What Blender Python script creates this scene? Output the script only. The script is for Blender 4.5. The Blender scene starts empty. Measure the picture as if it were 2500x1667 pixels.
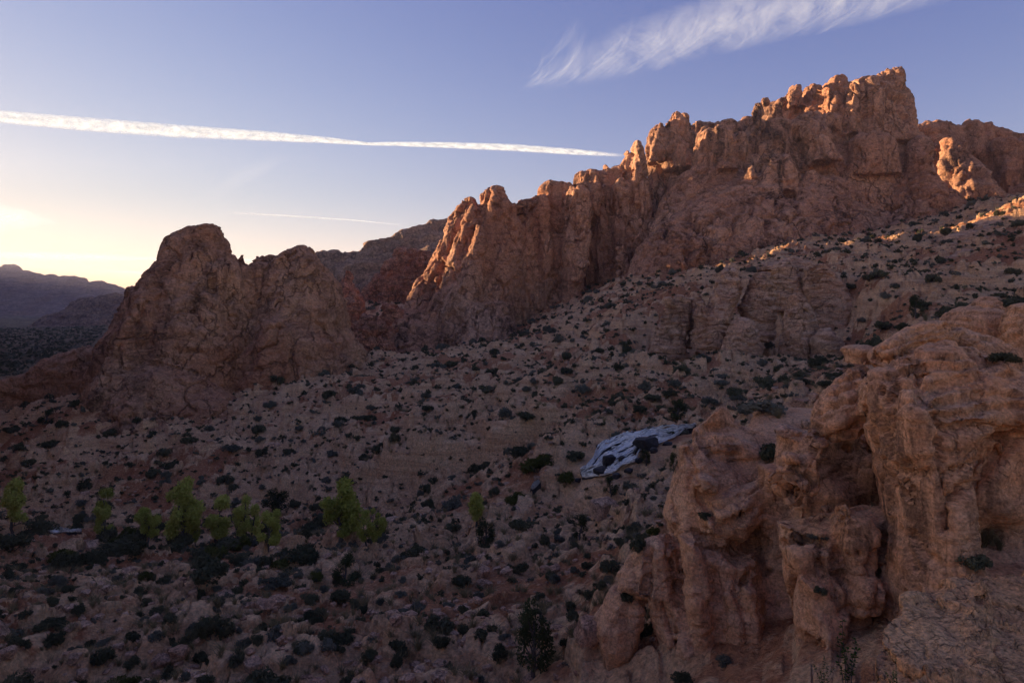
import bpy, math, random, time
import numpy as np
from mathutils import Vector, Matrix
from mathutils.bvhtree import BVHTree

T0 = time.time()
R = math.radians
scene = bpy.context.scene
COL = scene.collection

# ------------------------------------------------------------------ camera, sky, sun, exposure
cam_data = bpy.data.cameras.new('camera')
cam = bpy.data.objects.new('camera', cam_data)
COL.objects.link(cam)
cam_data.lens = 24.0
cam_data.sensor_width = 36.0
cam_data.shift_y = -83.5 / 2500
cam_data.clip_start = 0.1
cam_data.clip_end = 60000
cam.location = (0, 0, 0)
cam.rotation_euler = (R(90), 0, 0)
scene.camera = cam

SUN_AZ, SUN_EL = -64.0, 5.0          # degrees from the viewing axis (left is negative), above the horizon
SUN_DIR = Vector((math.sin(R(SUN_AZ)) * math.cos(R(SUN_EL)), math.cos(R(SUN_AZ)) * math.cos(R(SUN_EL)), math.sin(R(SUN_EL))))
world = bpy.data.worlds.new('World')
scene.world = world
world.use_nodes = True
wn, wl = world.node_tree.nodes, world.node_tree.links
wn.clear()
w_out = wn.new('ShaderNodeOutputWorld')
w_bg = wn.new('ShaderNodeBackground')
w_sky = wn.new('ShaderNodeTexSky')
w_sky.sky_type = 'NISHITA'
w_sky.sun_disc = False
w_sky.sun_elevation = R(SUN_EL)
w_sky.sun_rotation = R(SUN_AZ)
w_sky.altitude = 1300
w_sky.air_density = 1.0
w_sky.dust_density = 0.3
w_sky.ozone_density = 2.2
def w_vec(op, a, b):
    n = wn.new('ShaderNodeVectorMath')
    n.operation = op
    for k, v in ((0, a), (1, b)):
        if isinstance(v, tuple): n.inputs[k].default_value = v
        else: wl.new(v, n.inputs[k])
    return n.outputs[0]


# the photograph's warm white balance, and film that rolls off towards the sun
w_col = w_vec('MULTIPLY', w_sky.outputs['Color'], (1.86, 1.24, 2.30))
w_roll = w_vec('ADD', w_vec('MULTIPLY', w_sky.outputs['Color'], (0.13, 0.125, 0.56)), (1.0, 1.0, 1.0))
w_col = w_vec('DIVIDE', w_col, w_roll)
w_gam = wn.new('ShaderNodeGamma')                            # a little more contrast between zenith and horizon
w_gam.inputs['Gamma'].default_value = 1.25
wl.new(w_vec('MULTIPLY', w_col, (0.2243, 0.2243, 0.2243)), w_gam.inputs['Color'])
w_col = w_vec('MULTIPLY', w_gam.outputs['Color'], (5.25, 5.25, 5.35))
wl.new(w_col, w_bg.inputs['Color'])
w_bg.inputs['Strength'].default_value = 0.057
wl.new(w_bg.outputs['Background'], w_out.inputs['Surface'])

sun_data = bpy.data.lights.new('sun', 'SUN')
sun_data.energy = 3.6
sun_data.angle = R(0.5)
sun_data.color = (1.0, 0.70, 0.45)
sun = bpy.data.objects.new('sun', sun_data)
COL.objects.link(sun)
sun.rotation_euler = (-SUN_DIR).to_track_quat('-Z', 'Y').to_euler()
sun.location = (-60, 20, 80)

vs = scene.view_settings
vs.view_transform = 'Standard'
vs.look = 'None'
vs.exposure = 2.12
vs.gamma = 1.0
vs.use_curve_mapping = False
scene.cycles.use_denoising = True
scene.cycles.max_bounces = 6
scene.cycles.transparent_max_bounces = 16
scene.cycles.volume_bounces = 1

# ------------------------------------------------------------------ helpers
F, CX, HY = 2500 * 24.0 / 36.0, 1250.0, 750.0     # photograph pixels -> viewing angles (2500 x 1667 pixels)


def at(px, py, Y):
    return Vector(((px - CX) / F * Y, Y, (HY - py) / F * Y))


_G = np.array([[1, 1, 0], [-1, 1, 0], [1, -1, 0], [-1, -1, 0], [1, 0, 1], [-1, 0, 1], [1, 0, -1], [-1, 0, -1],
               [0, 1, 1], [0, -1, 1], [0, 1, -1], [0, -1, -1], [1, 1, 0], [-1, 1, 0], [0, -1, 1], [0, -1, -1]], np.float32)


def perlin(x, y, z, seed=0):
    x = np.asarray(x, np.float32); y = np.asarray(y, np.float32); z = np.asarray(z, np.float32)
    fx, fy, fz = np.floor(x), np.floor(y), np.floor(z)
    dx, dy, dz = x - fx, y - fy, z - fz
    xi, yi, zi = fx.astype(np.int64), fy.astype(np.int64), fz.astype(np.int64)
    u = dx * dx * dx * (dx * (dx * 6 - 15) + 10)
    v = dy * dy * dy * (dy * (dy * 6 - 15) + 10)
    w = dz * dz * dz * (dz * (dz * 6 - 15) + 10)

    def corner(ax, ay, az):
        h = ((xi + ax) * 374761393 + (yi + ay) * 668265263 + (zi + az) * 2147483647 + seed * 974711) & 0xffffffff
        h = ((h ^ (h >> 13)) * 1274126177) & 0xffffffff
        h = (h ^ (h >> 16)) & 15
        g = _G[h]
        return g[:, 0] * (dx - ax) + g[:, 1] * (dy - ay) + g[:, 2] * (dz - az)
    x00 = corner(0, 0, 0); x00 += u * (corner(1, 0, 0) - x00)
    x10 = corner(0, 1, 0); x10 += u * (corner(1, 1, 0) - x10)
    x01 = corner(0, 0, 1); x01 += u * (corner(1, 0, 1) - x01)
    x11 = corner(0, 1, 1); x11 += u * (corner(1, 1, 1) - x11)
    x00 += v * (x10 - x00); x01 += v * (x11 - x01)
    return x00 + w * (x01 - x00)


def fbm(p, L, octaves=4, gain=0.5, seed=0, sz=1.0):
    out = np.zeros(len(p), np.float32); a = 1.0; f = 1.0 / L
    for o in range(octaves):
        out += a * perlin(p[:, 0] * f, p[:, 1] * f, p[:, 2] * f * sz, seed + o * 7)
        a *= gain; f *= 2.03
    return out


def ridged(p, L, octaves=3, gain=0.5, seed=0, sz=1.0):
    out = np.zeros(len(p), np.float32); a = 1.0; f = 1.0 / L
    for o in range(octaves):
        n = 1 - np.abs(perlin(p[:, 0] * f, p[:, 1] * f, p[:, 2] * f * sz, seed + o * 7)) * 2.2
        out += a * n
        a *= gain; f *= 2.1
    return out


def worley(p, L, seed=0, sz=1.0, jit=0.9, dim=3):
    """blocks: for each point the distance to its block's centre, the gap to the next block, the offset from the centre and four random numbers of the block"""
    q = np.asarray(p, np.float32) / np.float32(L)
    q = q.copy(); q[:, 2] *= sz
    if dim == 2: q[:, 2] = 0.0
    c = np.floor(q).astype(np.int64)
    n = len(q)
    F1 = np.full(n, 9.0, np.float32); F2 = np.full(n, 9.0, np.float32)
    OFF = np.zeros((n, 3), np.float32); ID = np.zeros(n, np.int64)
    for i in (-1, 0, 1):
        for j in (-1, 0, 1):
            for k in ((-1, 0, 1) if dim == 3 else (0,)):
                a, b, d = c[:, 0] + i, c[:, 1] + j, c[:, 2] + k
                h = (a * 374761393 + b * 668265263 + d * 1442695041 + seed * 974711) & 0xffffffff
                h = ((h ^ (h >> 13)) * 1274126177) & 0xffffffff
                h = h ^ (h >> 16)
                o = np.empty((n, 3), np.float32)
                o[:, 0] = q[:, 0] - (a + 0.5 + jit * ((h & 1023) / 1023.0 - 0.5))
                o[:, 1] = q[:, 1] - (b + 0.5 + jit * (((h >> 10) & 1023) / 1023.0 - 0.5))
                o[:, 2] = (q[:, 2] - (d + 0.5 + jit * (((h >> 20) & 1023) / 1023.0 - 0.5))) if dim == 3 else 0
                r = np.sqrt((o ** 2).sum(1))
                m = r < F1
                F2 = np.where(m, F1, np.minimum(F2, r))
                F1 = np.where(m, r, F1)
                OFF[m] = o[m]; ID[m] = h[m]
    H = (ID * 2654435761) & 0xffffffff
    rnd = [(((H >> s_) & 255) / 255.0).astype(np.float32) for s_ in (0, 8, 16, 24)]
    return F1, F2 - F1, OFF, rnd


def sstep(a, b, x):
    t = np.clip((x - a) / (b - a), 0, 1)
    return t * t * (3 - 2 * t)


def mesh_from(name, V, Q, mats=(), smooth=True):
    """numpy vertices and faces (all triangles or all quads) -> mesh"""
    V = np.asarray(V, np.float32); Q = np.asarray(Q, np.int32)
    me = bpy.data.meshes.new(name)
    me.vertices.add(len(V)); me.vertices.foreach_set('co', V.ravel())
    n, k = Q.shape
    me.loops.add(n * k); me.loops.foreach_set('vertex_index', Q.ravel())
    me.polygons.add(n)
    me.polygons.foreach_set('loop_start', np.arange(0, n * k, k, dtype=np.int32))
    me.polygons.foreach_set('loop_total', np.full(n, k, np.int32))
    me.polygons.foreach_set('use_smooth', np.full(n, smooth, bool))
    me.update(calc_edges=True)
    for m in mats:
        me.materials.append(m)
    return me


def link(name, me, parent=None, loc=None):
    o = bpy.data.objects.new(name, me)
    COL.objects.link(o)
    if parent is not None:
        o.parent = parent
    if loc is not None:
        o.location = loc
    return o


def tag(o, label=None, category=None, group=None, kind=None):
    if label: o['label'] = label
    if category: o['category'] = category
    if group: o['group'] = group
    if kind: o['kind'] = kind
    return o


def vnormals(V, Q):
    a, b, c, d = V[Q[:, 0]], V[Q[:, 1]], V[Q[:, 2]], V[Q[:, 3]]
    fn = np.cross(c - a, d - b)
    N = np.zeros_like(V)
    for k in range(4):
        for ax in range(3):
            N[:, ax] += np.bincount(Q[:, k], fn[:, ax], len(V)).astype(np.float32)
    N /= np.maximum(np.linalg.norm(N, axis=1, keepdims=True), 1e-9)
    return N


class Field:
    """a signed-distance grid: blobs are added and cut, then the zero surface is taken out as quads"""

    def __init__(s, lo, hi, h):
        s.h = h
        s.ax = [np.arange(lo[i], hi[i] + h, h, dtype=np.float32) for i in range(3)]
        s.f = np.full([len(a) for a in s.ax], 50.0, np.float32)

    def _sl(s, lo, hi):
        out = []
        for i in range(3):
            a = int(np.searchsorted(s.ax[i], lo[i])); b = int(np.searchsorted(s.ax[i], hi[i]))
            out.append(slice(max(a, 0), min(b + 1, len(s.ax[i]))))
        return tuple(out)

    def _put(s, sl, d, k, cut):
        f = s.f[sl]
        if cut:
            d = -d
            hh = np.clip(0.5 - 0.5 * (f - d) / k, 0, 1)
            s.f[sl] = f + (d - f) * hh + k * hh * (1 - hh)
        else:
            hh = np.clip(0.5 + 0.5 * (f - d) / k, 0, 1)
            s.f[sl] = f + (d - f) * hh - k * hh * (1 - hh)

    def pillar(s, rows, Y, ry, k=1.0, p=2.2, cut=False):
        """rows: (py, x_left, x_right) traced in photograph pixels from the top down; Y depth, ry half thickness (numbers or one per row)"""
        n = len(rows)
        Ys = np.array(Y if hasattr(Y, '__len__') else [Y] * n, float)
        if len(Ys) != n: Ys = np.interp(np.linspace(0, 1, n), np.linspace(0, 1, len(Ys)), Ys)
        rys = np.array(ry if hasattr(ry, '__len__') else [ry] * n, float)
        if len(rys) != n: rys = np.interp(np.linspace(0, 1, n), np.linspace(0, 1, len(rys)) ** 1.0, rys)
        z = np.array([(HY - r[0]) / F * y for r, y in zip(rows, Ys)])
        xl = np.array([(r[1] - CX) / F * y for r, y in zip(rows, Ys)])
        xr = np.array([(r[2] - CX) / F * y for r, y in zip(rows, Ys)])
        o = np.argsort(z)
        z, xl, xr, Ys, rys = z[o], xl[o], xr[o], Ys[o], rys[o]
        m = k * 1.5 + 3 * s.h
        sl = s._sl((xl.min() - m, (Ys - rys).min() - m, z[0] - m), (xr.max() + m, (Ys + rys).max() + m, z[-1] + m))
        X, Yg, Z = s.ax[0][sl[0]], s.ax[1][sl[1]], s.ax[2][sl[2]]
        cx = np.interp(Z, z, (xl + xr) / 2); rx = np.interp(Z, z, (xr - xl) / 2)
        cy = np.interp(Z, z, Ys); r_y = np.interp(Z, z, rys)
        dx = np.abs((X[:, None] - cx[None]) / rx[None]) ** p
        dy = np.abs((Yg[:, None] - cy[None]) / r_y[None]) ** p
        r = (dx[:, None, :] + dy[None, :, :]) ** (1 / p)
        d = (r - 1) * np.minimum(rx, r_y)[None, None, :]
        d = np.maximum(d, (Z - z[-1])[None, None, :])
        d = np.maximum(d, (z[0] - Z)[None, None, :])
        s._put(sl, d.astype(np.float32), k, cut)

    def ell(s, px, py, Y, rx, ry, rz, k=0.5, rot=(0, 0, 0), p=2.0, cut=False, metres=False):
        """ellipsoid at a traced pixel; rx and rz in pixels (or metres), ry in metres; rot in degrees"""
        c = at(px, py, Y)
        if not metres:
            rx, rz = rx * Y / F, rz * Y / F
        m = max(rx, ry, rz) + k * 1.5 + 2 * s.h
        sl = s._sl([c[i] - m for i in range(3)], [c[i] + m for i in range(3)])
        X, Yg, Z = np.meshgrid(s.ax[0][sl[0]] - c.x, s.ax[1][sl[1]] - c.y, s.ax[2][sl[2]] - c.z, indexing='ij')
        from mathutils import Euler
        M = np.array(Euler([R(a) for a in rot]).to_matrix().transposed(), np.float32)
        a = (M[0, 0] * X + M[0, 1] * Yg + M[0, 2] * Z) / rx
        b = (M[1, 0] * X + M[1, 1] * Yg + M[1, 2] * Z) / ry
        cc = (M[2, 0] * X + M[2, 1] * Yg + M[2, 2] * Z) / rz
        r = (np.abs(a) ** p + np.abs(b) ** p + np.abs(cc) ** p) ** (1 / p)
        s._put(sl, (r - 1) * min(rx, ry, rz), k, cut)

    def slab(s, poly, Y0, ctrl, r=0.5, thick=3.0, k=0.08):
        """a block whose face was traced in the photograph: outline [(px, py)] standing at depth Y0, face depths ctrl [(px, py, Y)], edges rounded over r metres"""
        P = np.array([((q[0] - CX) / F * Y0, (HY - q[1]) / F * Y0) for q in poly], np.float32)
        C = np.array([((q[0] - CX) / F * q[2], (HY - q[1]) / F * q[2], q[2]) for q in ctrl], np.float32)
        m = 3 * k + 2 * s.h
        sl = s._sl((P[:, 0].min() - m, min(C[:, 2].min(), Y0) - m, P[:, 1].min() - m), (P[:, 0].max() + m, Y0 + thick + m, P[:, 1].max() + m))
        X, Yg, Z = s.ax[0][sl[0]], s.ax[1][sl[1]], s.ax[2][sl[2]]
        gx, gz = np.meshgrid(X, Z, indexing='ij')
        d2 = np.full(gx.shape, 1e9, np.float32); ins = np.zeros(gx.shape, bool)
        n = len(P)
        for i in range(n):
            a, b = P[i], P[(i + 1) % n]
            e = b - a
            t = np.clip(((gx - a[0]) * e[0] + (gz - a[1]) * e[1]) / max((e ** 2).sum(), 1e-9), 0, 1)
            d2 = np.minimum(d2, (gx - a[0] - t * e[0]) ** 2 + (gz - a[1] - t * e[1]) ** 2)
            c = ((a[1] > gz) != (b[1] > gz)) & (gx < (b[0] - a[0]) * (gz - a[1]) / (b[1] - a[1] + 1e-12) + a[0])
            ins ^= c
        d = np.where(ins, np.sqrt(d2), -np.sqrt(d2))
        w = [1.0 / ((gx - c[0]) ** 2 + (gz - c[1]) ** 2 + 0.12) ** 1.3 for c in C]
        D = sum(wi * c[2] for wi, c in zip(w, C)) / sum(w)
        e = np.clip(d / r, 0, 1)
        D = D + np.maximum(Y0 - D, 0.15) * (1 - np.sqrt(1 - (1 - e) ** 2))
        f = np.maximum(np.maximum(D[:, None, :] - Yg[None, :, None], -d[:, None, :] + 0.42 * np.maximum(Yg - Y0, 0)[None, :, None]), (Yg - (Y0 + thick))[None, :, None])
        s._put(sl, f.astype(np.float32), k, False)

    def wall(s, sky, Y, t0, slope, slope_front=None, k=1.0, base=None):
        """a long wall under a traced skyline [(px, py)]; half thickness t0 at the top growing with depth below it"""
        xs = np.array([(q[0] - CX) / F * Y for q in sky]); zs = np.array([(HY - q[1]) / F * Y for q in sky])
        X, Yg, Z = s.ax
        zt = np.interp(X, xs, zs)
        dz = zt[:, None] - Z[None, :]
        tb = t0 + slope * np.maximum(dz, 0)
        tf = t0 + (slope if slope_front is None else slope_front) * np.maximum(dz, 0)
        yy = Yg - Y
        side = np.where(yy[None, :, None] > 0, np.abs(yy)[None, :, None] - tb[:, None, :], np.abs(yy)[None, :, None] - tf[:, None, :])
        d = np.maximum(side, -dz[:, None, :])
        d = np.maximum(d, np.maximum(X - xs.max(), xs.min() - X)[:, None, None])
        sl = tuple(slice(0, len(a)) for a in s.ax)
        s._put(sl, d.astype(np.float32), k, False)

    def surface(s):
        f = s.f
        for ax in range(3):      # close the surface where it meets the edge of the grid
            for e_ in (0, -1):
                q_ = [slice(None)] * 3; q_[ax] = e_
                f[tuple(q_)] = np.maximum(f[tuple(q_)], s.h * 0.5)
        ins = f < 0
        c = np.zeros([n - 1 for n in f.shape], np.uint8)
        for i in (0, 1):
            for j in (0, 1):
                for k in (0, 1):
                    c += ins[i:f.shape[0] - 1 + i, j:f.shape[1] - 1 + j, k:f.shape[2] - 1 + k]
        act = (c > 0) & (c < 8)
        I, J, K = np.nonzero(act)
        idx = np.full(act.shape, -1, np.int32)
        idx[I, J, K] = np.arange(len(I))
        P = np.zeros((len(I), 3), np.float32); n = np.zeros(len(I), np.float32)
        cr = [(i, j, k) for i in (0, 1) for j in (0, 1) for k in (0, 1)]
        for a in cr:
            for ax in range(3):
                if a[ax]: continue
                b = list(a); b[ax] = 1
                fa = f[I + a[0], J + a[1], K + a[2]]; fb = f[I + b[0], J + b[1], K + b[2]]
                m = (fa < 0) != (fb < 0)
                t = np.where(m, fa / np.where(m, fa - fb, 1), 0)
                q = [np.full(len(I), float(a[0]), np.float32), np.full(len(I), float(a[1]), np.float32), np.full(len(I), float(a[2]), np.float32)]
                q[ax] = t
                for w in range(3):
                    P[:, w] += np.where(m, q[w], 0)
                n += m
        P /= n[:, None]
        base = np.stack([s.ax[0][I], s.ax[1][J], s.ax[2][K]], 1)
        V = base + P * s.h
        Qs = []
        for ax in range(3):
            o1, o2 = [(1, 2), (2, 0), (0, 1)][ax]
            sa = [slice(None)] * 3; sb = [slice(None)] * 3
            sa[ax] = slice(0, -1); sb[ax] = slice(1, None)
            A, B = ins[tuple(sa)], ins[tuple(sb)]
            ch = A != B
            e = list(np.nonzero(ch))
            ok = (e[o1] >= 1) & (e[o2] >= 1) & (e[o1] < f.shape[o1] - 1) & (e[o2] < f.shape[o2] - 1)
            e = [q[ok] for q in e]
            flip = ~A[tuple(e)]

            def cell(d1, d2):
                q = [w.copy() for w in e]; q[o1] = q[o1] - d1; q[o2] = q[o2] - d2
                return idx[tuple(q)]
            q4 = np.stack([cell(1, 1), cell(0, 1), cell(0, 0), cell(1, 0)], 1)
            q4[flip] = q4[flip][:, ::-1]
            Qs.append(q4)
        Q = np.concatenate(Qs)
        Q = Q[(Q >= 0).all(1)]
        return V, Q


def relax(V, Q, it=1):
    for _ in range(it):
        S = np.zeros_like(V); n = np.zeros(len(V), np.float32)
        for a, b in ((0, 1), (1, 2), (2, 3), (3, 0)):
            for i, j in ((a, b), (b, a)):
                for ax in range(3):
                    S[:, ax] += np.bincount(Q[:, i], V[Q[:, j], ax], len(V)).astype(np.float32)
                n += np.bincount(Q[:, i], minlength=len(V)).astype(np.float32)
        V = V * 0.4 + 0.6 * S / np.maximum(n, 1)[:, None]
    return V


def weather(V, Q, big=(8, 1.0), flute=None, strata=None, crack=None, small=(1.0, 0.15), pock=None, block=None, soft=None, tilt=(0.05, 0.03), seed=0, it=1):
    """erode a rock surface: bulges, vertical flutes, bedding, cracks, fine roughness - all real displacement"""
    V = relax(V, Q, it)
    N = vnormals(V, Q)
    P = V.copy()
    steep = 1 - np.abs(N[:, 2]) ** 2
    L, a = big
    d = a * fbm(P, L, 3, 0.5, seed)
    if flute:
        L, a = flute
        r = ridged(P, L, 3, 0.55, seed + 11, 0.14)
        d += steep * a * (r - 0.8)
    V = V + N * d[:, None]
    N = vnormals(V, Q)
    steep = 1 - np.abs(N[:, 2]) ** 2
    d = np.zeros(len(V), np.float32)
    if strata:
        for L, a in (strata if isinstance(strata[0], tuple) else (strata,)):
            wp = fbm(P, L * 14, 2, 0.5, seed + 23) * L * 3.0
            t = (P[:, 2] + tilt[0] * P[:, 0] + tilt[1] * P[:, 1] + wp) / L
            s_ = perlin(P[:, 0] / (L * 25), P[:, 1] / (L * 25), t, seed + 31)
            s2 = perlin(P[:, 0] / (L * 9), P[:, 1] / (L * 9), t * 2.3, seed + 37)
            mod = 0.35 + 0.65 * sstep(-0.35, 0.35, fbm(P, L * 16, 2, 0.5, seed + 41))
            d += (0.25 + 0.75 * steep) * a * mod * (np.tanh(s_ * 7) * 0.8 + s2 * 0.8)
    if crack:
        for L, a, sz in (crack if isinstance(crack[0], tuple) else (crack,)):
            q = P + 0.25 * L * np.stack([fbm(P, L * 0.7, 2, 0.5, seed + 51), fbm(P, L * 0.7, 2, 0.5, seed + 52), fbm(P, L * 0.7, 2, 0.5, seed + 53)], 1)
            n = np.abs(perlin(q[:, 0] / L, q[:, 1] / L, q[:, 2] / L * sz, seed + 57))
            d -= a * np.exp(-(n / 0.035) ** 2) * sstep(-0.3, 0.25, fbm(P, L * 1.3, 2, 0.5, seed + 59))
    if block:       # joints: angular blocks with their own set-back and tilt, parted by narrow gaps
        for L, a, gap, sz in (block if isinstance(block[0], tuple) else (block,)):
            q = P + 0.16 * L * np.stack([fbm(P, L * 0.5, 2, 0.5, seed + 81), fbm(P, L * 0.5, 2, 0.5, seed + 82), fbm(P, L * 0.5, 2, 0.5, seed + 83)], 1)
            F1, G, O, rn = worley(q, L, seed + 85, sz)
            mod = sstep(-0.25, 0.3, fbm(P, L * 3.5, 2, 0.5, seed + 87))
            tl = (O[:, 0] * (rn[1] - 0.5) + O[:, 1] * (rn[2] - 0.5) + O[:, 2] * (rn[3] - 0.5)) * 2.6
            if soft is not None: a = a * soft; gap = gap * soft
            d += a * (0.3 + 0.7 * mod) * ((rn[0] - 0.5) * 0.9 + tl)
            d -= gap * (0.15 + 0.85 * mod) * np.exp(-(G / 0.10) ** 2)
    L, a = small
    d += a * fbm(P, L, 4, 0.55, seed + 61)
    if pock:
        L, a = pock
        n = perlin(P[:, 0] / L, P[:, 1] / L, P[:, 2] / L, seed + 71)
        d -= a * sstep(0.34, 0.6, n) * sstep(0.0, 0.3, fbm(P, L * 9, 2, 0.5, seed + 73))
    return V + N * d[:, None]


def rock_object(name, V, Q, mat, label, category, group=None):
    lo, hi = V.min(0), V.max(0)
    base = Vector(((lo[0] + hi[0]) / 2, (lo[1] + hi[1]) / 2, lo[2]))
    o = link(name, mesh_from(name, V - np.array(base, np.float32), Q, [mat]), loc=base)
    return tag(o, label, category, group)


# ------------------------------------------------------------------ materials
def nodes_of(name):
    m = bpy.data.materials.new(name)
    m.use_nodes = True
    nt = m.node_tree
    nt.nodes.clear()
    out = nt.nodes.new('ShaderNodeOutputMaterial')
    return m, nt.nodes, nt.links, out


class NB:
    """short node writing"""

    def __init__(s, nodes, links):
        s.n, s.l = nodes, links

    def put(s, sock, v):
        if v is None: return
        if hasattr(v, 'is_output'):
            s.l.new(v, sock)
        else:
            sock.default_value = v

    def math(s, op, a, b=None, c=None, clamp=False):
        n = s.n.new('ShaderNodeMath'); n.operation = op; n.use_clamp = clamp
        s.put(n.inputs[0], a); s.put(n.inputs[1], b)
        if c is not None: s.put(n.inputs[2], c)
        return n.outputs[0]

    def vmul(s, v, k):
        n = s.n.new('ShaderNodeVectorMath'); n.operation = 'MULTIPLY'
        s.put(n.inputs[0], v); n.inputs[1].default_value = k
        return n.outputs[0]

    def noise(s, vec, scale, detail=5, rough=0.55, dist=0.0, out='Fac'):
        n = s.n.new('ShaderNodeTexNoise')
        s.put(n.inputs['Vector'], vec)
        n.inputs['Scale'].default_value = scale; n.inputs['Detail'].default_value = detail
        n.inputs['Roughness'].default_value = rough; n.inputs['Distortion'].default_value = dist
        return n.outputs[out]

    def ramp(s, fac, stops, interp='LINEAR'):
        n = s.n.new('ShaderNodeValToRGB'); n.color_ramp.interpolation = interp
        e = n.color_ramp.elements
        while len(e) < len(stops): e.new(0.5)
        for q, (p, c) in zip(e, stops):
            q.position = p
            q.color = (c, c, c, 1) if not hasattr(c, '__len__') else (*c, 1)
        s.put(n.inputs['Fac'], fac)
        return n.outputs['Color']

    def mix(s, fac, a, b, mode='MIX'):
        n = s.n.new('ShaderNodeMix'); n.data_type = 'RGBA'; n.blend_type = mode
        s.put(n.inputs['Factor'], fac)
        s.put(n.inputs['A'], (*a, 1) if isinstance(a, tuple) and len(a) == 3 else a)
        s.put(n.inputs['B'], (*b, 1) if isinstance(b, tuple) and len(b) == 3 else b)
        return n.outputs['Result']

    def bump(s, h, strength, dist, normal=None):
        n = s.n.new('ShaderNodeBump')
        n.inputs['Strength'].default_value = strength; n.inputs['Distance'].default_value = dist
        s.put(n.inputs['Height'], h)
        if normal is not None: s.l.new(normal, n.inputs['Normal'])
        return n.outputs['Normal']

    def bsdf(s, color, rough=0.9, normal=None, spec=0.25):
        n = s.n.new('ShaderNodeBsdfPrincipled')
        s.put(n.inputs['Base Color'], (*color, 1) if isinstance(color, tuple) and len(color) == 3 else color)
        s.put(n.inputs['Roughness'], rough)
        n.inputs['Specular IOR Level'].default_value = spec
        if normal is not None: s.l.new(normal, n.inputs['Normal'])
        return n.outputs['BSDF']


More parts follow.
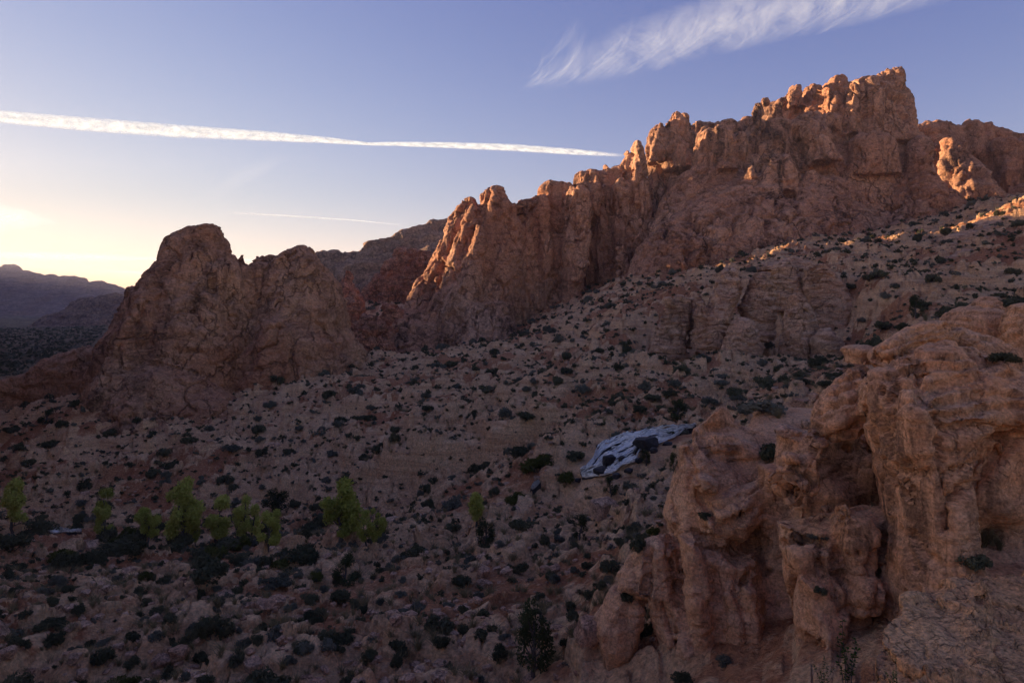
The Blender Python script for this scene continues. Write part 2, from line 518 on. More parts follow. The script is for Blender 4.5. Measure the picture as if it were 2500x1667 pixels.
def sandstone(name, red, pale, dark, size=1.0, varnish=0.6, bed=1.0, lichen=0.0, blotch=0.9, grit=0.9, dirt=0.6, bump=1.0):
    """weathered sandstone: blotches, tinted beds, dark varnish running down steep faces; size = metres of the fine grain"""
    m, N, Lk, out = nodes_of(name)
    b = NB(N, Lk)
    geo = N.new('ShaderNodeNewGeometry')
    pos, nor = geo.outputs['Position'], geo.outputs['True Normal']
    big = b.noise(pos, 0.09 / size, 4, 0.6, 0.3)
    col = b.mix(b.ramp(big, [(0.36, 0.0), (0.64, 1.0)]), red, pale)
    # beds: thin horizontal bands with a little warp
    wv = b.vmul(pos, (0.16, 0.16, 1.0))
    beds = b.noise(wv, 1.1 / size, 6, 0.65, 0.6)
    col = b.mix(b.math('MULTIPLY', b.ramp(beds, [(0.42, 0.0), (0.6, 1.0)]), 0.55 * bed), col, b.mix(0.5, pale, (0.62, 0.44, 0.33)))
    beds2 = b.noise(wv, 3.2 / size, 4, 0.6, 0.3)
    col = b.mix(b.math('MULTIPLY', b.ramp(beds2, [(0.5, 0.0), (0.68, 1.0)]), 0.5 * bed), col, dark)
    # varnish: streaks down the steep faces
    st = b.noise(b.vmul(pos, (1.0, 1.0, 0.09)), 0.55 / size, 5, 0.62, 0.4)
    sep = N.new('ShaderNodeSeparateXYZ'); Lk.new(nor, sep.inputs[0])
    steep = b.math('SUBTRACT', 1.0, b.math('ABSOLUTE', sep.outputs['Z']), clamp=True)
    zone = b.ramp(b.noise(pos, 0.05 / size, 3, 0.5), [(0.42, 0.0), (0.6, 1.0)])
    fv = b.math('MULTIPLY', b.ramp(st, [(0.45, 0.0), (0.57, 1.0)]), b.math('MULTIPLY', b.math('MULTIPLY', steep, zone), varnish, clamp=True))
    col = b.mix(fv, col, (0.062, 0.034, 0.028))
    # grit and pale flecks
    fine = b.noise(pos, 5.0 / size, 6, 0.7)
    mid = b.noise(pos, 1.6 / size, 5, 0.62, 0.6)
    col = b.mix(grit, col, b.ramp(fine, [(0.33, 0.34), (0.5, 1.0), (0.68, 1.62)]), 'MULTIPLY')
    col = b.mix(blotch, col, b.ramp(mid, [(0.34, 0.60), (0.5, 1.0), (0.66, 1.32)]), 'MULTIPLY')
    fleck = b.noise(pos, 14.0 / size, 3, 0.6)
    col = b.mix(b.math('MULTIPLY', b.ramp(fleck, [(0.6, 0.0), (0.75, 1.0)]), 0.35 + lichen), col, b.mix(0.5, pale, (0.7, 0.55, 0.45)))
    # joints: thin dirty cracks, taller than wide, and hairline bedding seams
    wn_ = N.new('ShaderNodeVectorMath'); wn_.operation = 'MULTIPLY_ADD'
    Lk.new(b.noise(pos, 0.8 / size, 4, 0.6, 0.0, 'Color'), wn_.inputs[0]); wn_.inputs[1].default_value = (1.3 * size,) * 3; Lk.new(pos, wn_.inputs[2])
    cr = []
    for sc, wd in ((0.36, 0.030), (1.05, 0.034)):
        vo = N.new('ShaderNodeTexVoronoi'); vo.feature = 'DISTANCE_TO_EDGE'
        Lk.new(b.vmul(wn_.outputs[0], (1.0, 1.0, 0.5)), vo.inputs['Vector']); vo.inputs['Scale'].default_value = sc / size
        zn = b.ramp(b.noise(pos, sc * 0.5 / size, 3, 0.5, 0.3), [(0.48, 0.0), (0.60, 1.0)])
        line = b.math('SUBTRACT', 1.0, b.math('DIVIDE', vo.outputs['Distance'], wd, clamp=True))
        cr.append(b.math('MULTIPLY', line, zn))
    crack = b.math('MAXIMUM', cr[0], cr[1])
    sm = b.noise(b.vmul(wn_.outputs[0], (0.07, 0.07, 1.0)), 2.2 / size, 3, 0.5)
    seam = b.math('SUBTRACT', 1.0, b.math('DIVIDE', b.math('ABSOLUTE', b.math('SUBTRACT', sm, 0.5)), 0.022, clamp=True))
    seam = b.math('MULTIPLY', seam, b.math('MULTIPLY', b.ramp(b.noise(pos, 0.3 / size, 3, 0.5), [(0.42, 0.0), (0.58, 1.0)]), min(bed + 0.15, 1.0)))
    gap = b.math('MAXIMUM', crack, b.math('MULTIPLY', seam, 0.7))
    col = b.mix(b.math('MULTIPLY', gap, dirt), col, (0.055, 0.032, 0.025))
    h = b.math('ADD', b.math('ADD', b.math('MULTIPLY', fine, 0.6), b.math('MULTIPLY', gap, -1.1)), b.math('ADD', b.math('MULTIPLY', beds2, 0.45 * bed), b.math('ADD', b.math('MULTIPLY', fleck, 0.22), b.math('MULTIPLY', mid, 1.2))))
    col = b.mix(1.0, col, (1.07, 1.0, 0.84), 'MULTIPLY')
    nrm = b.bump(h, bump, 0.30 * size)
    Lk.new(b.bsdf(col, 0.92, nrm, 0.2), out.inputs['Surface'])
    return m


M = {}
M['cliff'] = sandstone('cliff_sandstone', (0.47, 0.225, 0.135), (0.58, 0.345, 0.235), (0.26, 0.115, 0.075), 3.0, 1.0, 0.35, 0.0, 0.45, 0.6, 0.5)
M['butte'] = sandstone('butte_sandstone', (0.47, 0.215, 0.125), (0.57, 0.330, 0.210), (0.26, 0.115, 0.07), 2.4, 0.8, 0.4, 0.0, 0.4, 0.55, 0.42)
M['knob'] = sandstone('knob_sandstone', (0.53, 0.290, 0.185), (0.63, 0.410, 0.285), (0.30, 0.145, 0.095), 1.2, 0.5, 1.5, 0.0, 0.35, 0.55)
M['near'] = sandstone('near_sandstone', (0.60, 0.295, 0.155), (0.66, 0.400, 0.255), (0.30, 0.125, 0.070), 0.42, 0.8, 0.6, 0.10, 0.3, 0.65, 0.45, 0.6)
M['pale'] = sandstone('pale_near_sandstone', (0.66, 0.315, 0.150), (0.76, 0.440, 0.235), (0.34, 0.150, 0.075), 0.42, 0.3, 0.3, 0.15, 0.4, 0.9, 0.2)
M['redrock'] = sandstone('red_sandstone', (0.42, 0.150, 0.085), (0.50, 0.225, 0.135), (0.25, 0.085, 0.05), 3.0, 0.4)
M['far'] = sandstone('far_sandstone', (0.24, 0.13, 0.095), (0.30, 0.19, 0.14), (0.13, 0.08, 0.06), 9.0, 0.3)
M['stone'] = sandstone('loose_stone', (0.46, 0.255, 0.175), (0.58, 0.385, 0.285), (0.27, 0.14, 0.10), 0.5, 0.1, 0.5)


def ground_material():
    m, N, Lk, out = nodes_of('ground_soil_and_slickrock')
    b = NB(N, Lk)
    geo = N.new('ShaderNodeNewGeometry')
    pos, nor = geo.outputs['Position'], geo.outputs['Normal']
    at_ = N.new('ShaderNodeAttribute'); at_.attribute_name = 'rockiness'
    rock = at_.outputs['Fac']
    n1 = b.noise(pos, 0.13, 5, 0.6, 0.5)
    n2 = b.noise(pos, 0.9, 6, 0.65)
    n3 = b.noise(pos, 5.0, 5, 0.65)
    soil = b.mix(b.ramp(n1, [(0.35, 0.0), (0.65, 1.0)]), (0.33, 0.135, 0.070), (0.43, 0.215, 0.120))
    beds = b.noise(b.vmul(pos, (0.12, 0.12, 1.6)), 0.9, 5, 0.65, 0.7)
    slick = b.mix(b.ramp(beds, [(0.38, 0.0), (0.62, 1.0)]), (0.52, 0.300, 0.175), (0.70, 0.470, 0.300))
    edge = b.math('ADD', rock, b.math('MULTIPLY', b.math('SUBTRACT', n2, 0.5), 0.9))
    col = b.mix(b.ramp(edge, [(0.40, 0.0), (0.58, 1.0)]), soil, slick)
    col = b.mix(0.8, col, b.ramp(n3, [(0.32, 0.55), (0.5, 1.05), (0.68, 1.55)]), 'MULTIPLY')
    peb = b.noise(pos, 2.6, 4, 0.75)
    col = b.mix(b.math('MULTIPLY', b.ramp(peb, [(0.56, 0.0), (0.64, 1.0)]), 0.6), col, (0.64, 0.44, 0.30))
    litter = b.noise(pos, 1.7, 6, 0.7, 0.4)
    col = b.mix(b.math('MULTIPLY', b.ramp(litter, [(0.58, 0.0), (0.68, 1.0)]), 0.40), col, (0.13, 0.10, 0.065))
    cv = N.new('ShaderNodeAttribute'); cv.attribute_name = 'scrub_cover'
    col = b.mix(b.math('MULTIPLY', cv.outputs['Fac'], b.ramp(n1, [(0.3, 0.7), (0.7, 1.0)])), col, (0.055, 0.055, 0.036))
    h = b.math('ADD', b.math('MULTIPLY', n2, 0.8), b.math('ADD', b.math('MULTIPLY', n3, 0.35), b.math('MULTIPLY', peb, 0.5)))
    col = b.mix(1.0, col, (1.10, 1.0, 0.80), 'MULTIPLY')
    nrm = b.bump(h, 1.0, 0.6)
    Lk.new(b.bsdf(col, 0.95, nrm, 0.15), out.inputs['Surface'])
    return m


M['ground'] = ground_material()
print('setup', round(time.time() - T0, 1))
# ------------------------------------------------------------------ the ground: one sheet to the horizon
# heights measured off the photograph: (px, py, distance)
GP = [
    # near slope running down to the creek
    (-300, 1950, 15), (600, 1950, 15), (1300, 1950, 14.5), (1900, 1950, 12), (2500, 1950, 7.5), (3000, 1900, 7),
    (-400, 2400, 7), (600, 2400, 7), (1500, 2400, 7), (2300, 2700, 4.5), (600, 3000, 4), (-600, 3000, 4),
    (-200, 1667, 27), (0, 1667, 27), (400, 1667, 26.5), (800, 1667, 26), (1200, 1667, 25.5), (1450, 1680, 24), (1650, 1690, 21), (1900, 1720, 17),
    (0, 1520, 36), (500, 1510, 37), (1000, 1490, 37), (1400, 1480, 34), (1560, 1500, 29),
    (0, 1430, 46), (350, 1420, 47), (700, 1385, 48), (1150, 1340, 48), (1450, 1320, 42), (1600, 1330, 34),
    (0, 1392, 58), (350, 1375, 59), (700, 1330, 59), (950, 1290, 58), (1200, 1255, 57), (1400, 1230, 53), (1560, 1210, 46),
    # creek bed and bank
    (0, 1345, 76), (130, 1312, 85), (-200, 1330, 84), (250, 1320, 82), (450, 1335, 76), (700, 1322, 75), (900, 1285, 73), (1100, 1236, 69), (1300, 1192, 64.5), (1420, 1168, 60.5),
    # far slope
    (-200, 1250, 102), (0, 1252, 101), (0, 1150, 122), (0, 1050, 145), (-200, 1100, 150),
    (400, 1250, 97), (400, 1130, 115), (400, 1010, 138), (200, 1010, 140),
    (700, 1240, 91), (700, 1120, 108), (700, 1000, 130), (700, 935, 152), (600, 930, 165),
    (1000, 1195, 80), (1000, 1130, 87), (1000, 1092, 93), (1000, 1000, 118), (1000, 900, 160), (930, 858, 200), (960, 862, 225), (1060, 858, 232), (880, 785, 262), (850, 752, 300),
    (1250, 1150, 71), (1250, 1110, 76), (1250, 1062, 82), (1250, 1000, 98), (1250, 900, 140), (1250, 835, 190), (1250, 822, 228), (1160, 842, 228), (1350, 775, 230),
    (1390, 1085, 71), (1420, 1050, 74), (1500, 1030, 76), (1500, 980, 85), (1500, 900, 108), (1500, 800, 148), (1500, 730, 190), (1500, 692, 226), (1600, 650, 235),
    (1740, 1000, 76), (1700, 955, 84), (1750, 900, 104), (1750, 868, 122), (1700, 690, 170), (1850, 620, 205), (1900, 650, 170), (2000, 565, 222), (2000, 640, 158),
    (2000, 900, 104), (2150, 790, 112), (2200, 700, 128), (2300, 640, 142), (2450, 560, 152), (2550, 500, 168), (2300, 565, 185), (2150, 560, 218), (2400, 505, 195), (2400, 490, 270),
    # waterfall bench
    (1700, 1044, 67), (1640, 1052, 66), (1580, 1062, 65.2), (1530, 1074, 64.2), (1490, 1105, 62.8), (1450, 1140, 61.4),
    # under and behind the near rocks
    (1700, 1250, 42), (1620, 1150, 50), (1600, 1110, 56), (1750, 1080, 56), (1560, 1150, 54), (2000, 960, 60), (2300, 880, 60), (2300, 830, 80), (2100, 1300, 28), (2500, 860, 50), (2600, 800, 80), (2900, 800, 60),
    (2900, 1100, 25), (2700, 640, 130), (2900, 560, 170), (3000, 480, 260), (3300, 700, 60), (3300, 500, 180), (3300, 400, 400),
    # the valley running away at the left
    (-150, 950, 230), (60, 935, 240), (250, 920, 240), (0, 860, 430), (200, 850, 420), (0, 800, 950), (300, 795, 900), (-200, 790, 1000), (100, 778, 1700), (400, 778, 1700), (-100, 768, 2600), (400, 768, 2600),
    (850, 745, 420), (900, 735, 600), (1300, 720, 500), (1700, 700, 600), (2300, 650, 600), (700, 770, 420), (600, 780, 900),
    (1250, 755, 1500), (2500, 700, 1500), (1250, 758, 6000), (-600, 758, 6000), (3000, 756, 6000), (-2500, 740, 3000), (4500, 740, 3000),
    (-330, 1500, 34), (-600, 1250, 36), (-420, 1200, 62), (-420, 1050, 90), (-1600, 1400, 15), (-1300, 1000, 40), (-900, 700, 1600), (-1600, 850, 120), (-1600, 760, 400),
]


def rbf_fit(P, val, lam):
    n = len(P)
    r = np.sqrt(((P[:, None] - P[None]) ** 2).sum(-1))
    A = np.zeros((n + 3, n + 3)); A[:n, :n] = -r + 0.0
    A[:n, :n] += np.eye(n) * -lam
    A[:n, n] = 1; A[:n, n + 1:] = P
    A[n, :n] = 1; A[n + 1:, :n] = P.T
    return np.linalg.solve(A, np.concatenate([val, np.zeros(3)]))


_gp = np.array(GP, float)
_gk = np.stack([(_gp[:, 0] - CX) / F, np.log(_gp[:, 2]) * 0.75], 1)
_gw = rbf_fit(_gk, (HY - _gp[:, 1]) / F, 0.02)


def ground_smooth(x, y):
    """smooth ground height under a point"""
    x = np.asarray(x, float).ravel(); y = np.asarray(y, float).ravel()
    q = np.stack([x / y, np.log(y) * 0.75], 1)
    out = np.empty(len(q))
    n = len(_gk)
    for i in range(0, len(q), 20000):
        c = q[i:i + 20000]
        r = np.sqrt(((c[:, None] - _gk[None]) ** 2).sum(-1))
        out[i:i + 20000] = -r @ _gw[:n] + _gw[n] + c @ _gw[n + 1:]
    return out * y


def build_ground():
    u_in = np.linspace((-40 - CX) / F, (2540 - CX) / F, 880)
    u_l = -np.geomspace(1.75, -u_in[0] + 0.004, 70); u_r = np.geomspace(u_in[-1] + 0.004, 1.5, 50)
    u = np.concatenate([u_l, u_in, u_r])
    ys = np.concatenate([np.geomspace(4.0, 23.5, 34), np.geomspace(24, 130, 400), np.geomspace(130.6, 260, 150), np.geomspace(262, 3200, 90)])
    # coarse smooth sheet, then bilinear up to the fine grid
    uc = np.linspace(u[0], u[-1], 420); lc = np.linspace(math.log(ys[0]), math.log(ys[-1]), 300)
    U, Lg = np.meshgrid(uc, lc)
    Yc = np.exp(Lg)
    S = (ground_smooth((U * Yc).ravel(), Yc.ravel()) / Yc.ravel()).reshape(U.shape)
    fu = np.clip((u - uc[0]) / (uc[1] - uc[0]), 0, 418.999); fl = np.clip((np.log(ys) - lc[0]) / (lc[1] - lc[0]), 0, 298.999)
    iu, il = fu.astype(int), fl.astype(int)
    tu, tl = (fu - iu)[None], (fl - il)[:, None]
    Z = (S[np.ix_(il, iu)] * (1 - tu) * (1 - tl) + S[np.ix_(il, iu + 1)] * tu * (1 - tl) + S[np.ix_(il + 1, iu)] * (1 - tu) * tl + S[np.ix_(il + 1, iu + 1)] * tu * tl)
    X = u[None] * ys[:, None]; Yg = np.broadcast_to(ys[:, None], X.shape)
    Z = Z * ys[:, None]
    P = np.stack([X.ravel(), Yg.ravel(), Z.ravel()], 1).astype(np.float32)
    z = P[:, 2].copy()
    z_even = z.copy()
    flat = P.copy(); flat[:, 2] = 0
    dist = P[:, 1]
    far = sstep(500, 1500, dist)
    # rocky or soily?
    rk = 0.52 + 1.3 * fbm(flat, 22, 4, 0.6, 5)
    rk += 0.25 * fbm(flat, 4, 2, 0.5, 6)
    red = np.exp(-(((P[:, 0] + 33) / 20) ** 2 + ((dist - 68) / 7) ** 2))         # bare red soil by the creek
    red += np.exp(-(((P[:, 0] + 54) / 9) ** 2 + ((dist - 79) / 5) ** 2))
    rk = np.clip(rk - 0.9 * red, 0, 1)
    # hillside added out of view at the left, shaped to keep the valley in shade
    ur = P[:, 0] / dist + 0.03 * fbm(flat, 40, 3, 0.5, 4)
    sh = np.array([math.sin(R(SUN_AZ)), math.cos(R(SUN_AZ))], np.float32)
    sd_ = P[:, 0] * sh[0] + dist * sh[1]                     # metres towards the sun
    sq = P[:, 0] * sh[1] - dist * sh[0]                      # metres across its light
    top = np.interp(sq, [0, 60, 115, 204, 210, 227, 238, 247, 255, 290, 330, 500], [4, 6, 20, 25, -13, -13, 22, 36, 44, 54, 45, -60]) + math.tan(R(SUN_EL)) * sd_  # crest heights set from where its shadow should end
    top = np.clip(top, 4, 172) * (1 - 0.5 * sstep(-1.25, -1.6, ur)) + 1.5 * fbm(flat, 25, 3, 0.5, 4)
    ue = 0.81 + 0.75 * sstep(95, 45, dist)
    edge = sstep(0.0, 0.08, -ur - ue) * sstep(2600, 2200, dist) * sstep(18, 40, dist)
    z = np.where(edge > 0, np.maximum(z, z + (top - z) * edge), z)
    # rolling relief
    z += (1 - far) * (1.3 * fbm(flat, 24, 3, 0.5, 1) + 0.5 * fbm(flat, 6, 3, 0.55, 2)) * np.clip(dist / 60, 0.35, 1.5) * (1 - 0.6 * red)
    z += far * 6 * fbm(flat, 300, 3, 0.5, 3)
    # bedrock ledges: the beds dip gently to the left
    for st, w, sd in ((3.2, 1.0, 8), (1.0, 0.95, 9)):
        wp = st * 1.3 * fbm(flat, st * 9, 3, 0.55, sd)
        t = (z + wp + 0.10 * P[:, 0] - 0.03 * dist) / st
        fr = t - np.floor(t)
        sh = np.where(fr < 0.72, fr * 0.35, 0.252 + (fr - 0.72) * (0.748 / 0.28))
        z += (1 - far) * w * st * (sh - fr) * sstep(0.3, 0.75, rk) * (1 - red)
    # broken rock: flat-sided rubble lying about
    rub = sstep(-0.25, 0.25, fbm(flat, 14, 2, 0.5, 17)) * (1 - np.clip(red, 0, 1)) * (1 - far)
    for L, a, sd in ((2.6, 1.15, 15), (1.1, 0.55, 16)):
        wq = flat + 0.2 * L * np.stack([fbm(flat, L, 2, 0.5, sd), fbm(flat, L, 2, 0.5, sd + 40), 0 * z], 1)
        F1, G, O, rn = worley(wq, L, sd, dim=2)
        on = sstep(0.42, 0.62, rn[0] * 0.6 + rub * 0.5)
        z += (1 - far) * (0.15 + 0.55 * sstep(12, 30, dist) + 0.3 * sstep(40, 60, dist)) * a * on * (rn[3] * 0.8 + (O[:, 0] * (rn[1] - 0.5) + O[:, 1] * (rn[2] - 0.5)) * 1.6) * sstep(0.0, 0.13, G)
        rk = np.clip(rk + 0.5 * on * rn[3], 0, 1)
    z += (1 - far) * 0.12 * fbm(flat, 1.2, 3, 0.55, 18)
    # the undercut ledge above the creek pool, left of the waterfall
    lx = (dist - 89 + 0.19 * (P[:, 0] + 10)) + 1.6 * fbm(flat, 7, 3, 0.5, 19)
    band = sstep(-24, -14, P[:, 0]) * sstep(9, 3, P[:, 0])
    z -= band * 2.6 * sstep(0.5, -0.6, lx) * sstep(-16, -3, lx)
    z += band * 1.5 * sstep(-0.6, 0.5, lx) * sstep(14, 2, lx)
    rk = np.clip(rk + band * 0.8 * np.exp(-(lx / 4) ** 2), 0, 1)
    # the hollow in which the rounded mounds stand
    hol = sstep(22, 30, P[:, 0]) * sstep(72, 64, P[:, 0]) * sstep(109, 117, dist) * sstep(158, 140, dist)
    z -= 6.0 * hol
    # the bed under the waterfall stays even
    ev = sstep(4, 8, P[:, 0]) * sstep(21, 17, P[:, 0]) * sstep(57, 59.5, dist) * sstep(71, 68, dist)
    z += (z_even - 0.7 - z) * ev
    V = P; V[:, 2] = z
    nr, nc = X.shape
    i = (np.arange(nr - 1)[:, None] * nc + np.arange(nc - 1)[None]).ravel()
    Q = np.stack([i, i + 1, i + nc + 1, i + nc], 1)
    me = mesh_from('ground', V, Q, [M['ground']])
    a = me.attributes.new('rockiness', 'FLOAT', 'POINT'); a.data.foreach_set('value', rk.astype(np.float32))
    c_ = me.attributes.new('scrub_cover', 'FLOAT', 'POINT'); c_.data.foreach_set('value', (sstep(200, 290, dist) * sstep(-0.42, -0.52, P[:, 0] / dist) * 0.9).astype(np.float32))
    o = link('ground', me)
    tag(o, 'rocky red desert ground with pale slickrock ledges', None, None, 'structure')
    return o, V, Q, (u, ys, nr, nc)


GROUND, GV, GQ, (GU, GYS, GNR, GNC) = build_ground()
# the slope goes on behind the viewer
xs_, ys_ = np.meshgrid(np.linspace(-70, 70, 60), np.linspace(3.2, -55, 30))
bz_ = np.stack([xs_.ravel(), ys_.ravel(), np.zeros(xs_.size)], 1).astype(np.float32)
bz_[:, 2] = -5.6 + 0.10 * (3.2 - bz_[:, 1]) + 0.7 * fbm(bz_, 9, 3, 0.5, 21)
i_ = (np.arange(29)[:, None] * 60 + np.arange(59)[None]).ravel()
tag(link('ground', mesh_from('ground', bz_, np.stack([i_, i_ + 60, i_ + 61, i_ + 1], 1), [M['ground']])), 'rocky ground behind the viewpoint', None, None, 'structure')


def ground_z(x, y):
    """height of the finished ground sheet"""
    x = np.atleast_1d(np.asarray(x, float)); y = np.atleast_1d(np.asarray(y, float))
    fu = np.interp(x / y, GU, np.arange(GNC)); fy = np.interp(y, GYS, np.arange(GNR))
    iu = np.clip(fu.astype(int), 0, GNC - 2); iy = np.clip(fy.astype(int), 0, GNR - 2)
    a, b = fu - iu, fy - iy
    Zg = GV[:, 2].reshape(GNR, GNC)
    return Zg[iy, iu] * (1 - a) * (1 - b) + Zg[iy, iu + 1] * a * (1 - b) + Zg[iy + 1, iu] * (1 - a) * b + Zg[iy + 1, iu + 1] * a * b


print('ground', round(time.time() - T0, 1))

# ------------------------------------------------------------------ rock formations
ROCKS = []        # (V, Q) for placing plants


def finish(name, fld, mat, label, category, group=None, **kw):
    V, Q = fld.surface()
    V = weather(V, Q, **kw)
    ROCKS.append((V, Q))
    print('  ', name, len(Q), round(time.time() - T0, 1))
    return rock_object(name, V, Q, mat, label, category, group)


# far mesa at the left, under the sunset
f = Field((-3400, 2100, -80), (-1150, 2900, 260), 11)
f.wall([(-1600, 640), (-900, 635), (-500, 630), (-250, 632), (-120, 640), (0, 658), (14, 647), (20, 652), (25, 655), (42, 661), (63, 667), (95, 670), (112, 677), (140, 679), (154, 683), (160, 679), (189, 680), (192, 686), (203, 691), (228, 692), (260, 697), (291, 706), (316, 712), (319, 722), (328, 727), (350, 740), (420, 765)], 2550, 25, 0.9, 2.3, k=4)
finish('mesa', f, M['far'], 'long hazy purple mesa with a ragged crest on the left horizon', 'mesa', big=(260, 16), flute=(90, 26), strata=(30, 8), small=(40, 9), seed=3)

# low rocky knoll in front of the mesa
f = Field((-760, 930, -60), (-440, 1100, 40), 2.3)
f.wall([(70, 795), (116, 772), (154, 762), (176, 745), (196, 731), (217, 727), (235, 731), (243, 729), (253, 724), (281, 719), (309, 724), (328, 728), (400, 735), (470, 760)], 1020, 8, 0.8, 1.2, k=3)
finish('rocky_knoll', f, M['far'], 'low brown rocky knoll in the valley left of the butte', 'knoll', big=(40, 5), flute=(18, 3), strata=(6, 1.2), small=(10, 2.4), seed=4)

# dark hill behind the gap
f = Field((-260, 540, -60), (130, 720, 110), 2.2)
f.wall([(560, 690), (640, 650), (720, 628), (772, 621), (810, 613), (835, 614), (877, 612), (884, 599), (902, 588), (923, 587), (951, 578), (972, 569), (1014, 550), (1059, 533), (1094, 536), (1180, 560), (1350, 600), (1600, 640)], 620, 4, 1.2, 0.42, k=3)
f.wall([(560, 720), (772, 660), (880, 640), (990, 618), (1100, 600), (1600, 680)], 596, 8, 0.8, 0.30, k=3)
finish('wooded_hill', f, M['far'], 'dark distant hill with scrubby crest behind the gap between butte and cliff', 'hill', big=(45, 4), flute=(18, 4.5), strata=(7, 1.6), small=(8, 2.2), seed=5)

# red spires in the gap
f = Field((-100, 312, -20), (-30, 350, 40), 0.55)
f.pillar([(605, 973, 984), (610, 966, 992), (628, 962, 1000), (640, 945, 1008), (665, 930, 1015), (690, 900, 1025), (740, 872, 1040), (790, 860, 1050)], 330, [2, 3, 5, 7, 9, 12], k=1.5)
f.pillar([(609, 1000, 1014), (615, 990, 1045), (680, 982, 1066), (740, 975, 1080), (790, 970, 1090)], 333, [3, 5, 9, 11], k=1.5)
finish('red_rock_spires', f, M['redrock'], 'glowing red rock spires in the gap left of the sunlit fin', 'rock spires', big=(9, 1.4), flute=(4.5, 2.0), strata=(2.4, 0.5), small=(2, 0.5), seed=6)
f = Field((-100, 283, -20), (-55, 318, 22), 0.5)
f.pillar([(662, 846, 852), (680, 839, 860), (698, 815, 868), (730, 808, 884), (770, 790, 905), (800, 780, 920)], 300, [1, 2, 4, 6, 9], k=1)
finish('small_red_spire', f, M['redrock'], 'small pointed red rock spire low in the gap beside the butte', 'rock spire', big=(7, 1.2), flute=(3, 1.0), strata=(2, 0.4), small=(1.5, 0.4), seed=7)

# the butte
f = Field((-112, 130, -34), (-36, 200, 24), 0.36)
f.pillar([(545, 506, 534), (550, 498, 540), (556, 446, 541), (575, 408, 549), (600, 395, 559), (640, 388, 583), (680, 373, 604), (720, 345, 622), (780, 305, 645), (840, 285, 660), (920, 262, 665), (1020, 235, 650)], 168, [3, 5, 7, 9, 12, 15, 18, 22, 25], k=1.5, p=2.4)
f.pillar([(712, 342, 380), (730, 325, 398), (780, 301, 392), (830, 283, 380), (900, 263, 372), (960, 215, 350), (1030, 185, 345)], [156, 146], [4, 6, 8, 9], k=1.0)
f.pillar([(647, 586, 632), (656, 575, 690), (720, 556, 700), (800, 540, 704), (930, 510, 720)], 173, [4, 8, 12, 16], k=1.2)
f.pillar([(625, 630, 641), (650, 626, 645)], 171, 1.3, k=0.4, p=4)
f.pillar([(624, 660, 674), (632, 650, 682), (655, 640, 690)], 172, [1.5, 3], k=0.8)
f.pillar([(602, 563, 567), (612, 560, 572), (640, 556, 582)], 168, [0.6, 1.5], k=0.5)
f.pillar([(598, 718, 744), (603, 708, 754), (620, 690, 769), (648, 674, 790), (690, 655, 812), (730, 645, 826), (790, 630, 845), (830, 630, 862), (880, 612, 880), (950, 590, 880)], 173, [4, 6, 9, 13, 17, 20], k=1.2, p=2.3)
f.pillar([(790, 640, 720), (830, 630, 745), (880, 600, 760), (950, 570, 770)], 158, [3, 5, 7], k=2)
f.pillar([(880, 300, 360), (920, 290, 480), (980, 270, 560), (1040, 240, 600)], [150, 142], [4, 8, 10], k=2)
f.pillar([(610, 528, 538), (800, 500, 530)], 157, 1.2, k=1.0, cut=True)
f.pillar([(680, 628, 634), (735, 626, 633)], 163, 3.0, k=0.6, cut=True)
f.pillar([(585, 474, 482), (640, 466, 476)], 159, 2.0, k=0.7, cut=True)
f.pillar([(780, 728, 738), (880, 735, 748)], 153, 3.0, k=0.8, cut=True)
finish('sandstone_butte', f, M['butte'], 'big shadowed red sandstone butte with a blunt top, left of the gap', 'butte', big=(14, 1.8), flute=(7, 0.7), strata=((2.2, 0.08), (0.8, 0.08)), crack=((9, 1.4, 0.4), (4, 0.8, 0.6)), block=((7, 0.6, 1.0, 0.35), (2.8, 0.2, 0.4, 0.5)), small=(1.6, 0.18), seed=8)

# broken red rocks filling the saddle between butte and fin
f = Field((-72, 190, -26), (-28, 262, 8), 0.5)
for rows, Y, ry in (([(735, 798, 822), (752, 782, 842), (800, 764, 866), (880, 750, 885)], 206, [2, 4, 7]), ([(772, 885, 925), (800, 866, 945), (870, 850, 965)], 228, [2, 5, 8]), ([(742, 938, 970), (775, 922, 995), (860, 900, 1015)], 243, [2, 5, 8]), ([(800, 820, 880), (830, 800, 905), (890, 790, 920)], 205, [2, 4, 6]), ([(712, 852, 872), (745, 838, 890), (820, 830, 900)], 250, [2, 4, 6])):
    f.pillar(rows, Y, ry, k=0.4)
finish('broken_red_rocks', f, M['redrock'], 'broken red rocks filling the saddle between the butte and the sunlit fin', 'rocks', big=(7, 1.0), flute=(3, 0.5), strata=(1.4, 0.2), crack=(5, 0.9, 0.5), block=((4.5, 1.3, 1.0, 0.7), (1.8, 0.5, 0.4, 0.8)), small=(1.2, 0.25), seed=14)

# low rock at the butte's foot
f = Field((-130, 150, -40), (-82, 200, -4), 0.42)
f.pillar([(842, 192, 213), (850, 168, 221), (872, 124, 235), (900, 92, 242), (950, 46, 240), (1030, 10, 230)], 176, [2, 5, 8, 11], k=1)
f.pillar([(855, 225, 262), (875, 215, 285), (920, 210, 290), (1000, 205, 290)], 178, [2, 5, 8], k=1)
f.pillar([(915, 30, 70), (930, 10, 85), (980, -20, 90), (1030, -40, 90)], 172, [2, 4, 6], k=1)
finish('low_red_rock', f, M['butte'], 'low rounded red rock leaning against the left foot of the butte', 'rock', big=(9, 1.6), flute=(5, 0.8), strata=(1.5, 0.3), crack=(5, 0.6, 0.7), block=(4, 0.6, 0.4, 0.8), small=(1.4, 0.4), seed=9)

# the great cliff: one long ridge
f = Field((-68, 205, -34), (182, 300, 92), 0.58)
P_ = f.pillar
